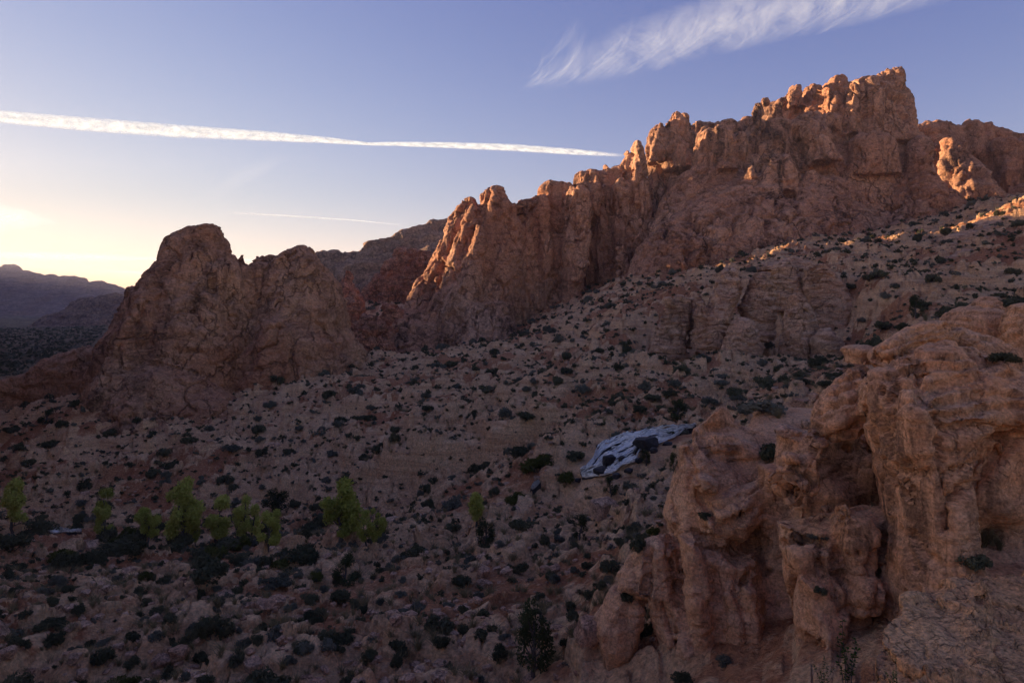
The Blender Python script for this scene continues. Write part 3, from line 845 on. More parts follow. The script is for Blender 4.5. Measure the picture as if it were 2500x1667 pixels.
# sunlit fin
P_([(481, 1138, 1152), (486, 1130, 1158), (495, 1122, 1165), (525, 1103, 1176), (560, 1085, 1186), (600, 1064, 1196), (640, 1046, 1204), (680, 1020, 1210), (720, 1003, 1215), (770, 985, 1220), (860, 945, 1230)], 264, [3, 4, 6, 9, 12, 15, 18], k=1)
P_([(452, 1208, 1223), (457, 1198, 1232), (467, 1188, 1240), (500, 1180, 1263), (560, 1170, 1278), (620, 1160, 1284), (680, 1150, 1288), (760, 1120, 1290), (860, 1090, 1290)], 252, [3, 5, 7, 9, 11, 14], k=1)
P_([(463, 1184, 1200), (475, 1177, 1206), (510, 1174, 1210)], 258, [2, 4], k=0.6)
P_([(503, 1152, 1176), (530, 1138, 1178), (580, 1112, 1166), (640, 1092, 1152), (700, 1066, 1134), (760, 1040, 1120), (840, 1010, 1100)], [254, 244], [3, 4, 5, 6, 7], k=1)
P_([(545, 1165, 1182), (600, 1150, 1190), (660, 1118, 1184), (720, 1088, 1166), (790, 1060, 1160), (860, 1040, 1160)], [246, 236], [2.5, 4, 5, 6], k=1)
P_([(755, 960, 1060), (790, 940, 1100), (860, 905, 1160)], [250, 240], [6, 12], k=2)
P_([(740, 1120, 1230), (790, 1110, 1260), (860, 1100, 1290)], [240, 232], [6, 10], k=2)
# the ridge's unseen back, with mass added to shade the middle wall
P_([(500, 1160, 1260), (560, 1100, 1300), (680, 1040, 1330), (860, 1000, 1350)], 286, [5, 9, 12], k=2)
P_([(500, 1280, 1560), (600, 1260, 1600), (800, 1250, 1620)], 284, [6, 10, 12], k=2)
# fluted middle wall
P_([(487, 1270, 1300), (497, 1264, 1310), (600, 1258, 1318), (700, 1250, 1325), (780, 1235, 1332)], 258, [5, 8, 9, 10], k=0.8)
P_([(450, 1330, 1392), (462, 1315, 1403), (520, 1308, 1408), (600, 1302, 1402), (700, 1297, 1400), (770, 1290, 1410)], 263, [8, 11, 12], k=0.8)
P_([(478, 1300, 1345), (500, 1290, 1350), (600, 1318, 1352), (760, 1312, 1358)], 254, [4, 5, 6], k=0.6)
P_([(455, 1392, 1416), (470, 1386, 1440), (520, 1380, 1448), (600, 1376, 1436), (680, 1374, 1424), (760, 1365, 1425)], 250, [4, 6, 7, 8], k=0.6)
P_([(417, 1420, 1462), (430, 1406, 1500), (470, 1402, 1510), (560, 1410, 1520), (680, 1425, 1535), (760, 1420, 1545)], 264, [6, 10, 12, 14], k=0.8)
P_([(452, 1440, 1490), (470, 1432, 1500), (600, 1452, 1500), (740, 1450, 1510)], 255, [4, 5, 6], k=0.6)
P_([(404, 1475, 1522), (418, 1466, 1540), (520, 1455, 1540), (660, 1455, 1550)], 264, [5, 9, 11], k=0.8)
P_([(440, 1505, 1530), (455, 1498, 1540), (520, 1500, 1538), (700, 1495, 1545)], 250, [3, 4, 5], k=0.6)
P_([(343, 1552, 1560), (352, 1547, 1564), (366, 1542, 1569), (400, 1536, 1578), (450, 1530, 1586), (520, 1530, 1592), (600, 1528, 1588), (720, 1515, 1592)], 253, [2, 3, 5, 7, 8, 9], k=0.7)
P_([(366, 1523, 1539), (376, 1519, 1542), (430, 1514, 1545)], 258, [2, 4], k=0.6)
P_([(330, 1590, 1700), (420, 1575, 1720), (560, 1565, 1725), (720, 1560, 1745)], 270, [8, 11, 13], k=1)
P_([(440, 1590, 1618), (470, 1585, 1622), (700, 1580, 1625)], 259, [3, 4], k=0.6)
P_([(430, 1640, 1668), (470, 1632, 1672), (700, 1626, 1680)], 257, [3, 4, 5], k=0.6)
P_([(536, 1432, 1446), (560, 1418, 1447), (620, 1404, 1436), (690, 1394, 1426)], 243, [1.5, 2.5, 3], k=0.5)
P_([(600, 1508, 1522), (650, 1503, 1535), (720, 1492, 1548)], 243, [2, 3, 4], k=0.5)
# crest crags
P_([(302, 1600, 1613), (308, 1592, 1625), (330, 1582, 1640), (365, 1578, 1690), (400, 1574, 1700)], 262, [3, 5, 8], k=0.6)
P_([(274, 1639, 1651), (282, 1632, 1659), (300, 1626, 1674), (330, 1622, 1690), (360, 1618, 1700), (420, 1616, 1720)], 260, [2.5, 4, 6, 8], k=0.6)
P_([(277, 1668, 1676), (283, 1665, 1678), (310, 1663, 1682)], 264, 1.6, k=0.3)
P_([(303, 1690, 1745), (312, 1660, 1832), (360, 1640, 1860), (440, 1620, 1900)], 272, [5, 9, 12], k=1)
P_([(316, 1727, 1762), (328, 1706, 1790), (360, 1696, 1800), (420, 1688, 1812)], 248, [4, 7, 9], k=0.8)
P_([(290, 1764, 1784), (298, 1752, 1798), (320, 1742, 1812), (350, 1740, 1820)], 256, [2.5, 4, 6], k=0.6)
P_([(328, 1796, 1814), (345, 1782, 1826), (390, 1764, 1838), (430, 1755, 1845)], 246, [2.5, 5, 7], k=0.6)
P_([(284, 1815, 1832), (300, 1800, 1850), (330, 1795, 1855)], 262, [2, 5], k=0.8)
P_([(253, 1842, 1855), (258, 1836, 1859), (275, 1832, 1862), (300, 1826, 1862), (330, 1814, 1863), (370, 1812, 1872), (410, 1806, 1882)], 250, [1.6, 3, 4, 6, 7], k=0.5)
P_([(238, 1863, 1873), (244, 1859, 1877), (258, 1858, 1882)], 259, 1.8, k=0.4)
P_([(252, 1880, 1912), (264, 1860, 1960), (320, 1842, 2000), (420, 1830, 2050)], 268, [4, 9, 14], k=1)
P_([(238, 1906, 1917), (246, 1901, 1922), (262, 1900, 1926)], 262, 2.2, k=0.4)
P_([(207, 1941, 1952), (213, 1933, 1957), (230, 1925, 1961), (268, 1918, 1966)], 260, [2, 3.5, 5], k=0.5)
P_([(204, 1978, 1991), (212, 1966, 2002), (235, 1958, 2008), (270, 1954, 2016)], 263, [2, 4, 5], k=0.5)
P_([(232, 1985, 2012), (255, 1965, 2016), (280, 1955, 2020)], 257, [2, 4, 5], k=0.6)
P_([(189, 2032, 2054), (195, 2020, 2066), (210, 2012, 2078), (235, 2006, 2086), (290, 2000, 2092)], 263, [3, 5, 7, 8], k=0.6)
P_([(213, 2009, 2024), (220, 2004, 2036), (240, 2004, 2047), (270, 2006, 2053), (310, 2000, 2056), (350, 1985, 2075)], 250, [2, 4, 5, 6, 8], k=0.6)
# the tall block at the top
P_([(199, 2100, 2128), (204, 2072, 2140), (225, 2060, 2200), (270, 2054, 2214), (320, 2056, 2218), (360, 2060, 2230)], 252, [5, 9, 11, 12], k=0.7, p=3)
P_([(178, 2145, 2164), (186, 2134, 2177), (200, 2128, 2186), (225, 2124, 2192)], 251, [3, 5, 6], k=0.6)
P_([(168, 2191, 2199), (174, 2181, 2204), (190, 2175, 2209), (225, 2172, 2213), (246, 2172, 2227), (275, 2172, 2224), (285, 2174, 2217), (310, 2176, 2219), (350, 2180, 2232)], 247, [1.5, 3, 5, 6, 7], k=0.5)
P_([(200, 2080, 2108), (240, 2070, 2112), (330, 2066, 2115)], 243, [2, 3], k=0.5)
P_([(215, 2120, 2158), (260, 2116, 2160), (340, 2118, 2165)], 242, [2, 3], k=0.5)
# sunlit buttress and the wall below the block
P_([(274, 1966, 2000), (288, 1930, 2022), (310, 1922, 2028), (335, 1950, 2032), (360, 1978, 2034), (400, 1975, 2050)], [246, 236], [3, 5, 6, 7], k=0.6)
P_([(300, 1885, 1925), (330, 1872, 1945), (380, 1860, 1960), (430, 1855, 1980)], 246, [4, 6, 8], k=0.8)
P_([(330, 1880, 2240), (400, 1830, 2262), (470, 1880, 2280), (560, 1980, 2335), (660, 1990, 2400)], [256, 246], [10, 14, 18, 24], k=1.5, p=2.6)
P_([(320, 2122, 2160), (328, 2092, 2172), (345, 2078, 2182), (375, 2078, 2188), (430, 2070, 2195)], 238, [2.5, 5, 6], k=0.7)
f.ell(2105, 366, 230, 30, 6, 17, k=0.8, cut=True)
P_([(336, 2234, 2247), (345, 2226, 2257), (370, 2222, 2267), (425, 2214, 2273), (460, 2195, 2300), (500, 2180, 2350), (560, 2150, 2420), (660, 2120, 2500)], [242, 228], [2.5, 4, 6, 8, 12, 15], k=1)
# big pale sloping face
P_([(436, 1850, 2058), (450, 1765, 2074), (480, 1705, 2094), (520, 1655, 2122), (560, 1605, 2154), (610, 1560, 2165), (700, 1520, 2160)], [238, 226], [5, 8, 11, 14, 17, 20, 22], k=2, p=2.8)
P_([(398, 1710, 1830), (425, 1665, 1850), (480, 1622, 1850), (560, 1585, 1800), (700, 1555, 1800)], [248, 240], [6, 9, 12, 15], k=1.5)
P_([(379, 1870, 1888), (386, 1858, 1922), (402, 1852, 1936), (425, 1848, 1942), (450, 1842, 1960)], 233, [2, 4, 5, 7], k=0.8)
P_([(424, 1971, 1984), (431, 1962, 1994), (446, 1950, 2012)], 230, [1.5, 3], k=0.6)
P_([(402, 1826, 1838), (415, 1819, 1848), (440, 1812, 1856)], 232, [1.5, 4], k=0.6)
P_([(390, 1759, 1776), (398, 1752, 1790), (418, 1745, 1805)], 238, [1.5, 4], k=0.8)
f.ell(1933, 475, 224, 20, 5, 16, k=1.5, cut=True)
CLIFF = finish('sandstone_cliff', f, M['cliff'], 'long red sandstone cliff ridge climbing to the tall summit block at upper right', 'cliff', big=(13, 1.0), flute=(6.0, 0.75), strata=((2.6, 0.07), (1.0, 0.06)), crack=((11, 1.8, 0.3), (5, 1.1, 0.45)), block=((9.0, 0.7, 1.5, 0.3), (3.8, 0.35, 0.7, 0.45)), small=(1.9, 0.2), seed=10)

# cliffs behind on the right
f = Field((150, 262, -10), (290, 340, 92), 0.85)
f.wall([(2180, 330), (2231, 316), (2266, 309), (2298, 316), (2322, 326), (2326, 314), (2350, 312), (2357, 319), (2375, 318), (2386, 330), (2414, 326), (2428, 332), (2456, 333), (2466, 326), (2487, 332), (2496, 354), (2560, 360), (2700, 400)], 308, 10, 0.3, 0.25, k=2)
f.pillar([(386, 2362, 2374), (420, 2340, 2398), (460, 2322, 2436), (520, 2300, 2460), (560, 2290, 2480)], 284, [3, 7, 11], k=2)
f.pillar([(340, 2300, 2322), (400, 2290, 2330), (560, 2280, 2340)], 290, [5, 7], k=1.5)
f.pillar([(350, 2330, 2352), (400, 2326, 2352), (560, 2320, 2360)], 288, [5, 7], k=1.5)
f.pillar([(350, 2430, 2480), (420, 2420, 2500), (560, 2400, 2520)], 292, [6, 10], k=1.5)
f.ell(2400, 400, 290, 36, 9, 32, k=3, cut=True)
finish('rear_cliff', f, M['cliff'], 'dark shadowed cliff set back at the right edge behind the summit block', 'cliff', big=(16, 2.6), flute=(9, 2.0), strata=(3, 0.25), crack=(10, 1.2, 0.5), block=((9, 1.8, 1.2, 0.5), (3.5, 0.7, 0.5, 0.7)), small=(2.4, 0.6), seed=12)

# knobs of bedded sandstone in the middle distance
def knob(name, rows_list, label, seed, h=0.24, lo=None, group=None, mat='knob', **kw):
    allr = [(at(x, r[0], Y if not hasattr(Y, '__len__') else Y[0]), ) for rows, Y, ry in rows_list for r in rows for x in (r[1], r[2])]
    P = np.array([a[0] for a in allr])
    ym = max(max(ry) if hasattr(ry, '__len__') else ry for _, _, ry in rows_list) + 2.5
    f = Field(P.min(0) - [2, ym, 1.5], P.max(0) + [2, ym, 1.5], h)
    for rows, Y, ry in rows_list:
        rows = [(r[0], (r[1] + r[2]) / 2 - (r[2] - r[1]) * 0.44, (r[1] + r[2]) / 2 + (r[2] - r[1]) * 0.44) for r in rows]
        f.pillar(rows, Y, ry, k=0.25, p=2.0)
    d = dict(big=(5, 0.4), flute=(3.2, 0.12), strata=((1.2, 0.32), (0.5, 0.18)), crack=(4, 0.6, 0.5), block=(2.6, 0.16, 0.25, 0.8), small=(0.9, 0.10), tilt=(0.12, 0.06), seed=seed)
    d.update(kw)
    return finish(name, f, M[mat], label, 'rock mound', group, **d)


knob('sandstone_mound', [([(651, 1768, 1793), (660, 1758, 1806), (690, 1748, 1812), (720, 1735, 1812), (760, 1720, 1792), (800, 1706, 1772), (850, 1690, 1770)], [134, 130], [2, 3.5, 5, 6]), ([(735, 1700, 1725), (760, 1690, 1730), (850, 1680, 1740)], 131, [1.5, 3])], 'tall bedded sandstone mound at the left of the mound cluster below the pale cliff face', 21)
knob('sandstone_mound', [([(666, 1842, 1866), (676, 1834, 1874), (700, 1822, 1890), (730, 1808, 1899), (760, 1803, 1894), (830, 1798, 1890)], 131, [1.5, 3.5, 5, 5.5])], 'swirl-bedded sandstone mound second from the left in the mound cluster', 22)
knob('sandstone_mound', [([(703, 1941, 1953), (709, 1937, 1956), (716, 1939, 1955), (722, 1928, 1962), (740, 1922, 1975), (780, 1912, 1990), (830, 1902, 2000), (880, 1905, 2000), (920, 1910, 2005)], 121, [0.7, 0.8, 1.5, 3.5, 4.5, 5]), ([(826, 1955, 1968), (840, 1950, 1975), (900, 1948, 1985)], 117, [0.8, 1.4])], 'cone-shaped sandstone mound topped by a small balanced cap stone', 23, big=(5, 0.35))
knob('sandstone_mound', [([(644, 1978, 2006), (655, 1968, 2018), (690, 1962, 2056), (730, 1958, 2082), (790, 1956, 2098), (860, 1950, 2110)], 141, [2.5, 4, 6, 8])], 'broad sloping sandstone mound at the right back of the mound cluster', 24)
knob('sandstone_mound', [([(776, 1802, 1834), (788, 1786, 1846), (820, 1768, 1856), (850, 1758, 1860), (910, 1752, 1862)], 118, [1.5, 3, 4, 4.5])], 'squat beehive sandstone mound low at the front left of the mound cluster', 25, big=(5, 0.4))
knob('sandstone_mound', [([(801, 2003, 2028), (812, 1988, 2043), (850, 1981, 2060), (890, 1978, 2070), (940, 1978, 2080)], 115, [1.5, 3, 4, 4.5])], 'squat banded sandstone mound low at the front right of the mound cluster', 26, big=(5, 0.4))
knob('rock_ribs', [([(716, 1652, 1664), (730, 1640, 1688), (760, 1622, 1690), (800, 1602, 1684), (860, 1580, 1680)], 135, [1, 2.5, 4]), ([(724, 1626, 1640), (745, 1620, 1645), (860, 1600, 1640)], 134, [0.8, 2]), ([(714, 1694, 1708), (740, 1686, 1716), (850, 1678, 1720)], 136, [1, 2.5])], 'ragged row of weathered sandstone ribs left of the tall mound', 27, flute=(2.0, 0.5))
knob('rock_dome', [([(636, 1902, 1930), (650, 1888, 1944), (690, 1884, 1952), (760, 1880, 1960)], 147, [1.5, 3.5, 5]), ([(628, 1930, 1952), (640, 1870, 1990), (660, 1840, 2000)], 151, [1, 3, 5])], 'low rounded sandstone dome behind the middle of the mound cluster', 28)

# right-hand slickrock swells
knob('slickrock_swell', [([(596, 2375, 2400), (606, 2350, 2425), (630, 2300, 2460), (680, 2250, 2520), (740, 2220, 2560)], [150, 138], [1.5, 4, 8, 11])], 'pale slickrock swell on the slope at the right edge below the rear cliff', 29, h=0.3, mat='knob', big=(7, 0.7))
knob('slickrock_swell', [([(520, 2440, 2500), (540, 2390, 2540), (580, 2300, 2600), (640, 2240, 2640)], [172, 160], [3, 6, 10, 13])], 'long banded slickrock swell rising to the right edge under the rear cliff', 30, h=0.36, mat='knob', big=(8, 0.9))
knob('slickrock_hump', [([(729, 2394, 2426), (738, 2382, 2438), (752, 2378, 2442), (800, 2370, 2450), (950, 2360, 2460)], 41, [0.6, 1.0, 1.3, 1.6])], 'small round slickrock hump on the skyline of the near outcrop', 31, h=0.11, mat='near', big=(3, 0.2), flute=(1.5, 0.1), strata=((0.5, 0.10), (0.2, 0.05)), crack=(2, 0.15, 0.6), block=(1.2, 0.12, 0.1, 1.0), small=(0.5, 0.05))
knob('slickrock_hump', [([(748, 2350, 2430), (760, 2310, 2470), (790, 2290, 2490), (840, 2280, 2500), (1000, 2270, 2520)], 37, [0.8, 1.5, 2.0, 2.4])], 'long striped slickrock hump behind the domed top of the near outcrop', 32, h=0.11, mat='near', big=(3, 0.2), flute=(1.5, 0.1), strata=((0.5, 0.12), (0.2, 0.06)), crack=(2, 0.15, 0.6), block=(1.2, 0.12, 0.1, 1.0), small=(0.5, 0.05), tilt=(0.25, 0.1))
knob('slickrock_hump', [([(745, 2480, 2540), (770, 2462, 2580), (830, 2450, 2600), (1000, 2440, 2620)], 34, [0.8, 1.5, 2.2])], 'slickrock hump cut off by the right edge beside the near outcrop', 33, h=0.11, mat='near', big=(3, 0.2), flute=(1.5, 0.1), strata=((0.5, 0.12), (0.2, 0.06)), crack=(2, 0.15, 0.6), block=(1.2, 0.12, 0.1, 1.0), small=(0.5, 0.05))
print('mid rocks', round(time.time() - T0, 1))

# ------------------------------------------------------------------ the near sandstone outcrop
f = Field((2.2, 10.5, -14.0), (17.8, 34.5, 0.8), 0.071)
P_ = f.pillar
S_ = f.slab
# left massif with its ribs and lumps
S_([(1797, 968), (1761, 982), (1724, 1023), (1690, 1046), (1679, 1087), (1658, 1105), (1640, 1169), (1624, 1224), (1616, 1252), (1634, 1285), (1630, 1340), (1600, 1400), (1592, 1490), (1605, 1560), (1622, 1613), (1642, 1720), (1930, 1720), (1920, 1550), (1885, 1430), (1882, 1330), (1890, 1250), (1905, 1190), (1900, 1130), (1880, 1060), (1860, 1010), (1835, 980)], 26.6,
   [(1790, 985, 29.0), (1740, 1060, 27.0), (1800, 1110, 26.2), (1720, 1150, 25.0), (1800, 1200, 24.6), (1860, 1180, 25.4), (1680, 1250, 24.6), (1760, 1300, 24.3), (1850, 1330, 25.0), (1680, 1400, 23.3), (1760, 1420, 23.1), (1850, 1450, 23.3), (1650, 1500, 23.5), (1720, 1550, 22.7), (1800, 1560, 22.5), (1880, 1600, 22.4), (1720, 1680, 22.2), (1850, 1690, 22.2)], 0.5, 6.5)
S_([(1700, 1068), (1740, 1050), (1800, 1058), (1850, 1088), (1842, 1128), (1790, 1120), (1760, 1132), (1705, 1112)], 26.6, [(1760, 1085, 25.6), (1810, 1100, 25.8)], 0.35, 2.0)
S_([(1688, 1292), (1700, 1245), (1730, 1222), (1790, 1195), (1880, 1163), (1897, 1200), (1862, 1262), (1802, 1312), (1752, 1332)], 24.6, [(1720, 1270, 23.5), (1790, 1250, 23.4), (1860, 1205, 23.9)], 0.38, 2.0)
S_([(1652, 1300), (1690, 1292), (1722, 1400), (1742, 1500), (1722, 1605), (1690, 1592), (1668, 1500), (1655, 1400)], 23.9, [(1685, 1380, 23.0), (1705, 1500, 22.7)], 0.3, 2.0)
S_([(1750, 1420), (1800, 1405), (1838, 1415), (1862, 1480), (1852, 1600), (1800, 1645), (1770, 1560)], 23.4, [(1800, 1470, 22.5), (1815, 1570, 22.1)], 0.35, 2.0)
S_([(1700, 1330), (1780, 1345), (1840, 1340), (1850, 1400), (1790, 1400), (1750, 1412), (1715, 1390)], 24.2, [(1770, 1375, 23.2)], 0.3, 2.0)
f.ell(1722, 1182, 24.5, 30, 0.6, 22, k=0.1, rot=(0, 25, 0), p=2.6)
P_([(1083, 1664, 1682), (1100, 1658, 1684), (1150, 1662, 1680), (1200, 1660, 1682)], 26.2, 0.35, k=0.1)
# lower left buttress and the little stack beside it
S_([(1587, 1311), (1620, 1300), (1650, 1310), (1660, 1400), (1665, 1500), (1680, 1720), (1640, 1720), (1610, 1600), (1583, 1490), (1569, 1453), (1505, 1435), (1509, 1398), (1541, 1348)], 25.4, [(1550, 1400, 24.6), (1620, 1360, 24.4), (1620, 1480, 24.2), (1640, 1600, 23.6)], 0.5, 2.8)
P_([(1335, 1583, 1588), (1480, 1572, 1578)], 24.2, 0.5, k=0.1, cut=True)
P_([(1440, 1498, 1560), (1460, 1482, 1570), (1520, 1455, 1562), (1560, 1458, 1550), (1590, 1470, 1545), (1690, 1470, 1540)], 25.8, [0.7, 1.1, 1.2, 1.0, 0.9], k=0.12, p=3)
# back of the alcove, then the wall below it
S_([(1895, 1045), (2175, 1045), (2180, 1320), (1885, 1320)], 24.6, [(1950, 1100, 23.4), (2060, 1085, 24.0), (2060, 1150, 23.6), (2060, 1225, 22.6), (1950, 1220, 22.8), (2140, 1150, 23.0)], 0.3, 3.5)
S_([(1900, 1264), (1990, 1258), (2050, 1246), (2120, 1226), (2160, 1240), (2172, 1290), (2172, 1400), (2175, 1720), (1945, 1720), (1945, 1600), (1935, 1500), (1915, 1420), (1905, 1340)], 21.0, [(1950, 1300, 20.3), (2050, 1300, 19.9), (2130, 1300, 19.5), (2000, 1450, 19.8), (2100, 1550, 18.9), (1980, 1650, 18.7), (2080, 1400, 19.5)], 0.32, 4.2)
S_([(1918, 1332), (1950, 1320), (2006, 1323), (2009, 1396), (1960, 1402), (1925, 1400)], 20.0, [(1965, 1360, 19.4)], 0.12, 1.5)
S_([(2050, 1445), (2075, 1402), (2120, 1388), (2141, 1405), (2143, 1450), (2122, 1482), (2075, 1490), (2050, 1478)], 19.3, [(2095, 1435, 18.4)], 0.28, 1.8)
S_([(1945, 1402), (2040, 1405), (2050, 1500), (2015, 1580), (2022, 1720), (1945, 1720)], 19.5, [(1995, 1460, 18.8), (1980, 1580, 18.2), (1985, 1680, 17.8)], 0.3, 2.0)
S_([(2040, 1230), (2100, 1240), (2130, 1280), (2125, 1370), (2080, 1400), (2040, 1385), (2030, 1300)], 19.9, [(2085, 1320, 19.0)], 0.35, 1.5)
S_([(1850, 1130), (1965, 1130), (1965, 1720), (1850, 1720)], 24.6, [(1905, 1200, 23.8), (1905, 1320, 22.9), (1905, 1500, 22.0), (1905, 1660, 21.2)], 0.3, 3.0)
# the dome: a pitted column under a broad cap of beds
S_([(2106, 960), (2112, 930), (2126, 902), (2150, 888), (2198, 861), (2251, 844), (2321, 831), (2391, 840), (2430, 870), (2479, 900), (2530, 930), (2620, 1000), (2640, 1060), (2500, 1058), (2430, 1054), (2350, 1048), (2312, 1066), (2300, 1110), (2302, 1200), (2306, 1290), (2322, 1380), (2335, 1500), (2335, 1720), (2140, 1720), (2138, 1500), (2142, 1470), (2150, 1400), (2162, 1330), (2166, 1280), (2152, 1200), (2142, 1131), (2124, 1086), (2110, 1033), (2104, 998)], 19.2,
   [(2150, 1000, 17.6), (2210, 1000, 16.9), (2270, 1000, 16.9), (2180, 920, 18.3), (2230, 1150, 17.0), (2220, 1300, 17.0), (2240, 1450, 16.3), (2250, 1650, 15.2), (2300, 900, 18.0), (2350, 850, 19.6), (2450, 960, 17.4), (2400, 1030, 16.9), (2560, 1000, 17.2), (2480, 920, 18.6), (2190, 1600, 16.2)], 0.65, 4.5)
S_([(2275, 1030), (2650, 1030), (2760, 1400), (2760, 1520), (2275, 1520)], 19.6, [(2330, 1100, 18.3), (2450, 1150, 17.9), (2400, 1300, 18.7), (2490, 1260, 17.7), (2350, 1400, 18.2), (2480, 1400, 17.8)], 0.3, 3.5)
# slab lying over the dome's back
S_([(2119, 884), (2128, 854), (2145, 837), (2177, 809), (2216, 791), (2286, 779), (2356, 775), (2401, 779), (2440, 800), (2520, 850), (2520, 950), (2300, 930), (2150, 930)], 22.6, [(2150, 870, 20.9), (2200, 830, 21.4), (2250, 815, 22.0), (2350, 790, 23.6), (2400, 850, 22.4), (2200, 880, 21.0)], 0.6, 4.0)
# leaning block, its cap stone, and the rib down to the left
S_([(2075, 889), (2096, 884), (2118, 886), (2124, 930), (2114, 980), (2110, 1036), (2080, 1060), (2045, 1070), (2005, 1074), (1984, 1062), (1978, 1037), (1986, 1005), (2005, 966), (2040, 924), (2062, 900)], 21.6, [(2060, 980, 20.3), (2100, 920, 21.0), (2020, 1040, 20.3), (2085, 1020, 20.4)], 0.5, 2.8)
P_([(841, 2078, 2112), (848, 2063, 2122), (860, 2062, 2124), (868, 2072, 2121), (888, 2072, 2118)], 24.3, [0.5, 0.75, 0.8, 0.7, 0.8], k=0.1, p=3)
S_([(1984, 1036), (1998, 1076), (1978, 1118), (1986, 1160), (1976, 1202), (1940, 1206), (1922, 1232), (1892, 1240), (1898, 1166), (1925, 1114), (1960, 1075)], 21.2, [(1965, 1090, 20.3), (1945, 1150, 20.2), (1915, 1190, 20.4)], 0.28, 1.8)
for (x, y, Y, a_, b_, c_, r_) in ((1932, 1122, 20.6, 16, 0.4, 15, 0), (1950, 1182, 20.3, 24, 0.4, 18, 10), (1908, 1170, 20.6, 12, 0.4, 34, 15)):
    f.ell(x, y, Y, a_, b_, c_, k=0.06, rot=(0, r_, 0), p=3)
P_([(1560, 2080, 2150), (1610, 2085, 2160), (1720, 2090, 2165)], 16.9, 1.4, k=0.15, cut=True)
# ledge with a bush
P_([(1388, 2320, 2760), (1410, 2290, 2780), (1500, 2260, 2800), (1720, 2200, 2800)], [17.5, 16.5], [1.3, 1.8, 2.4], k=0.3, p=3)
# bench behind the leaning block, where bushes grow
P_([(1000, 1850, 2010), (1050, 1835, 2015), (1100, 1825, 2020), (1150, 1820, 2020), (1300, 1820, 2020)], [33, 30.5, 28, 26.6, 26], [1.0, 1.6, 1.6, 1.6, 2.0], k=0.4, p=3)
NV, NQ = f.surface()
print('   outcrop', len(NQ), round(time.time() - T0, 1))
NV = relax(NV, NQ, 1)

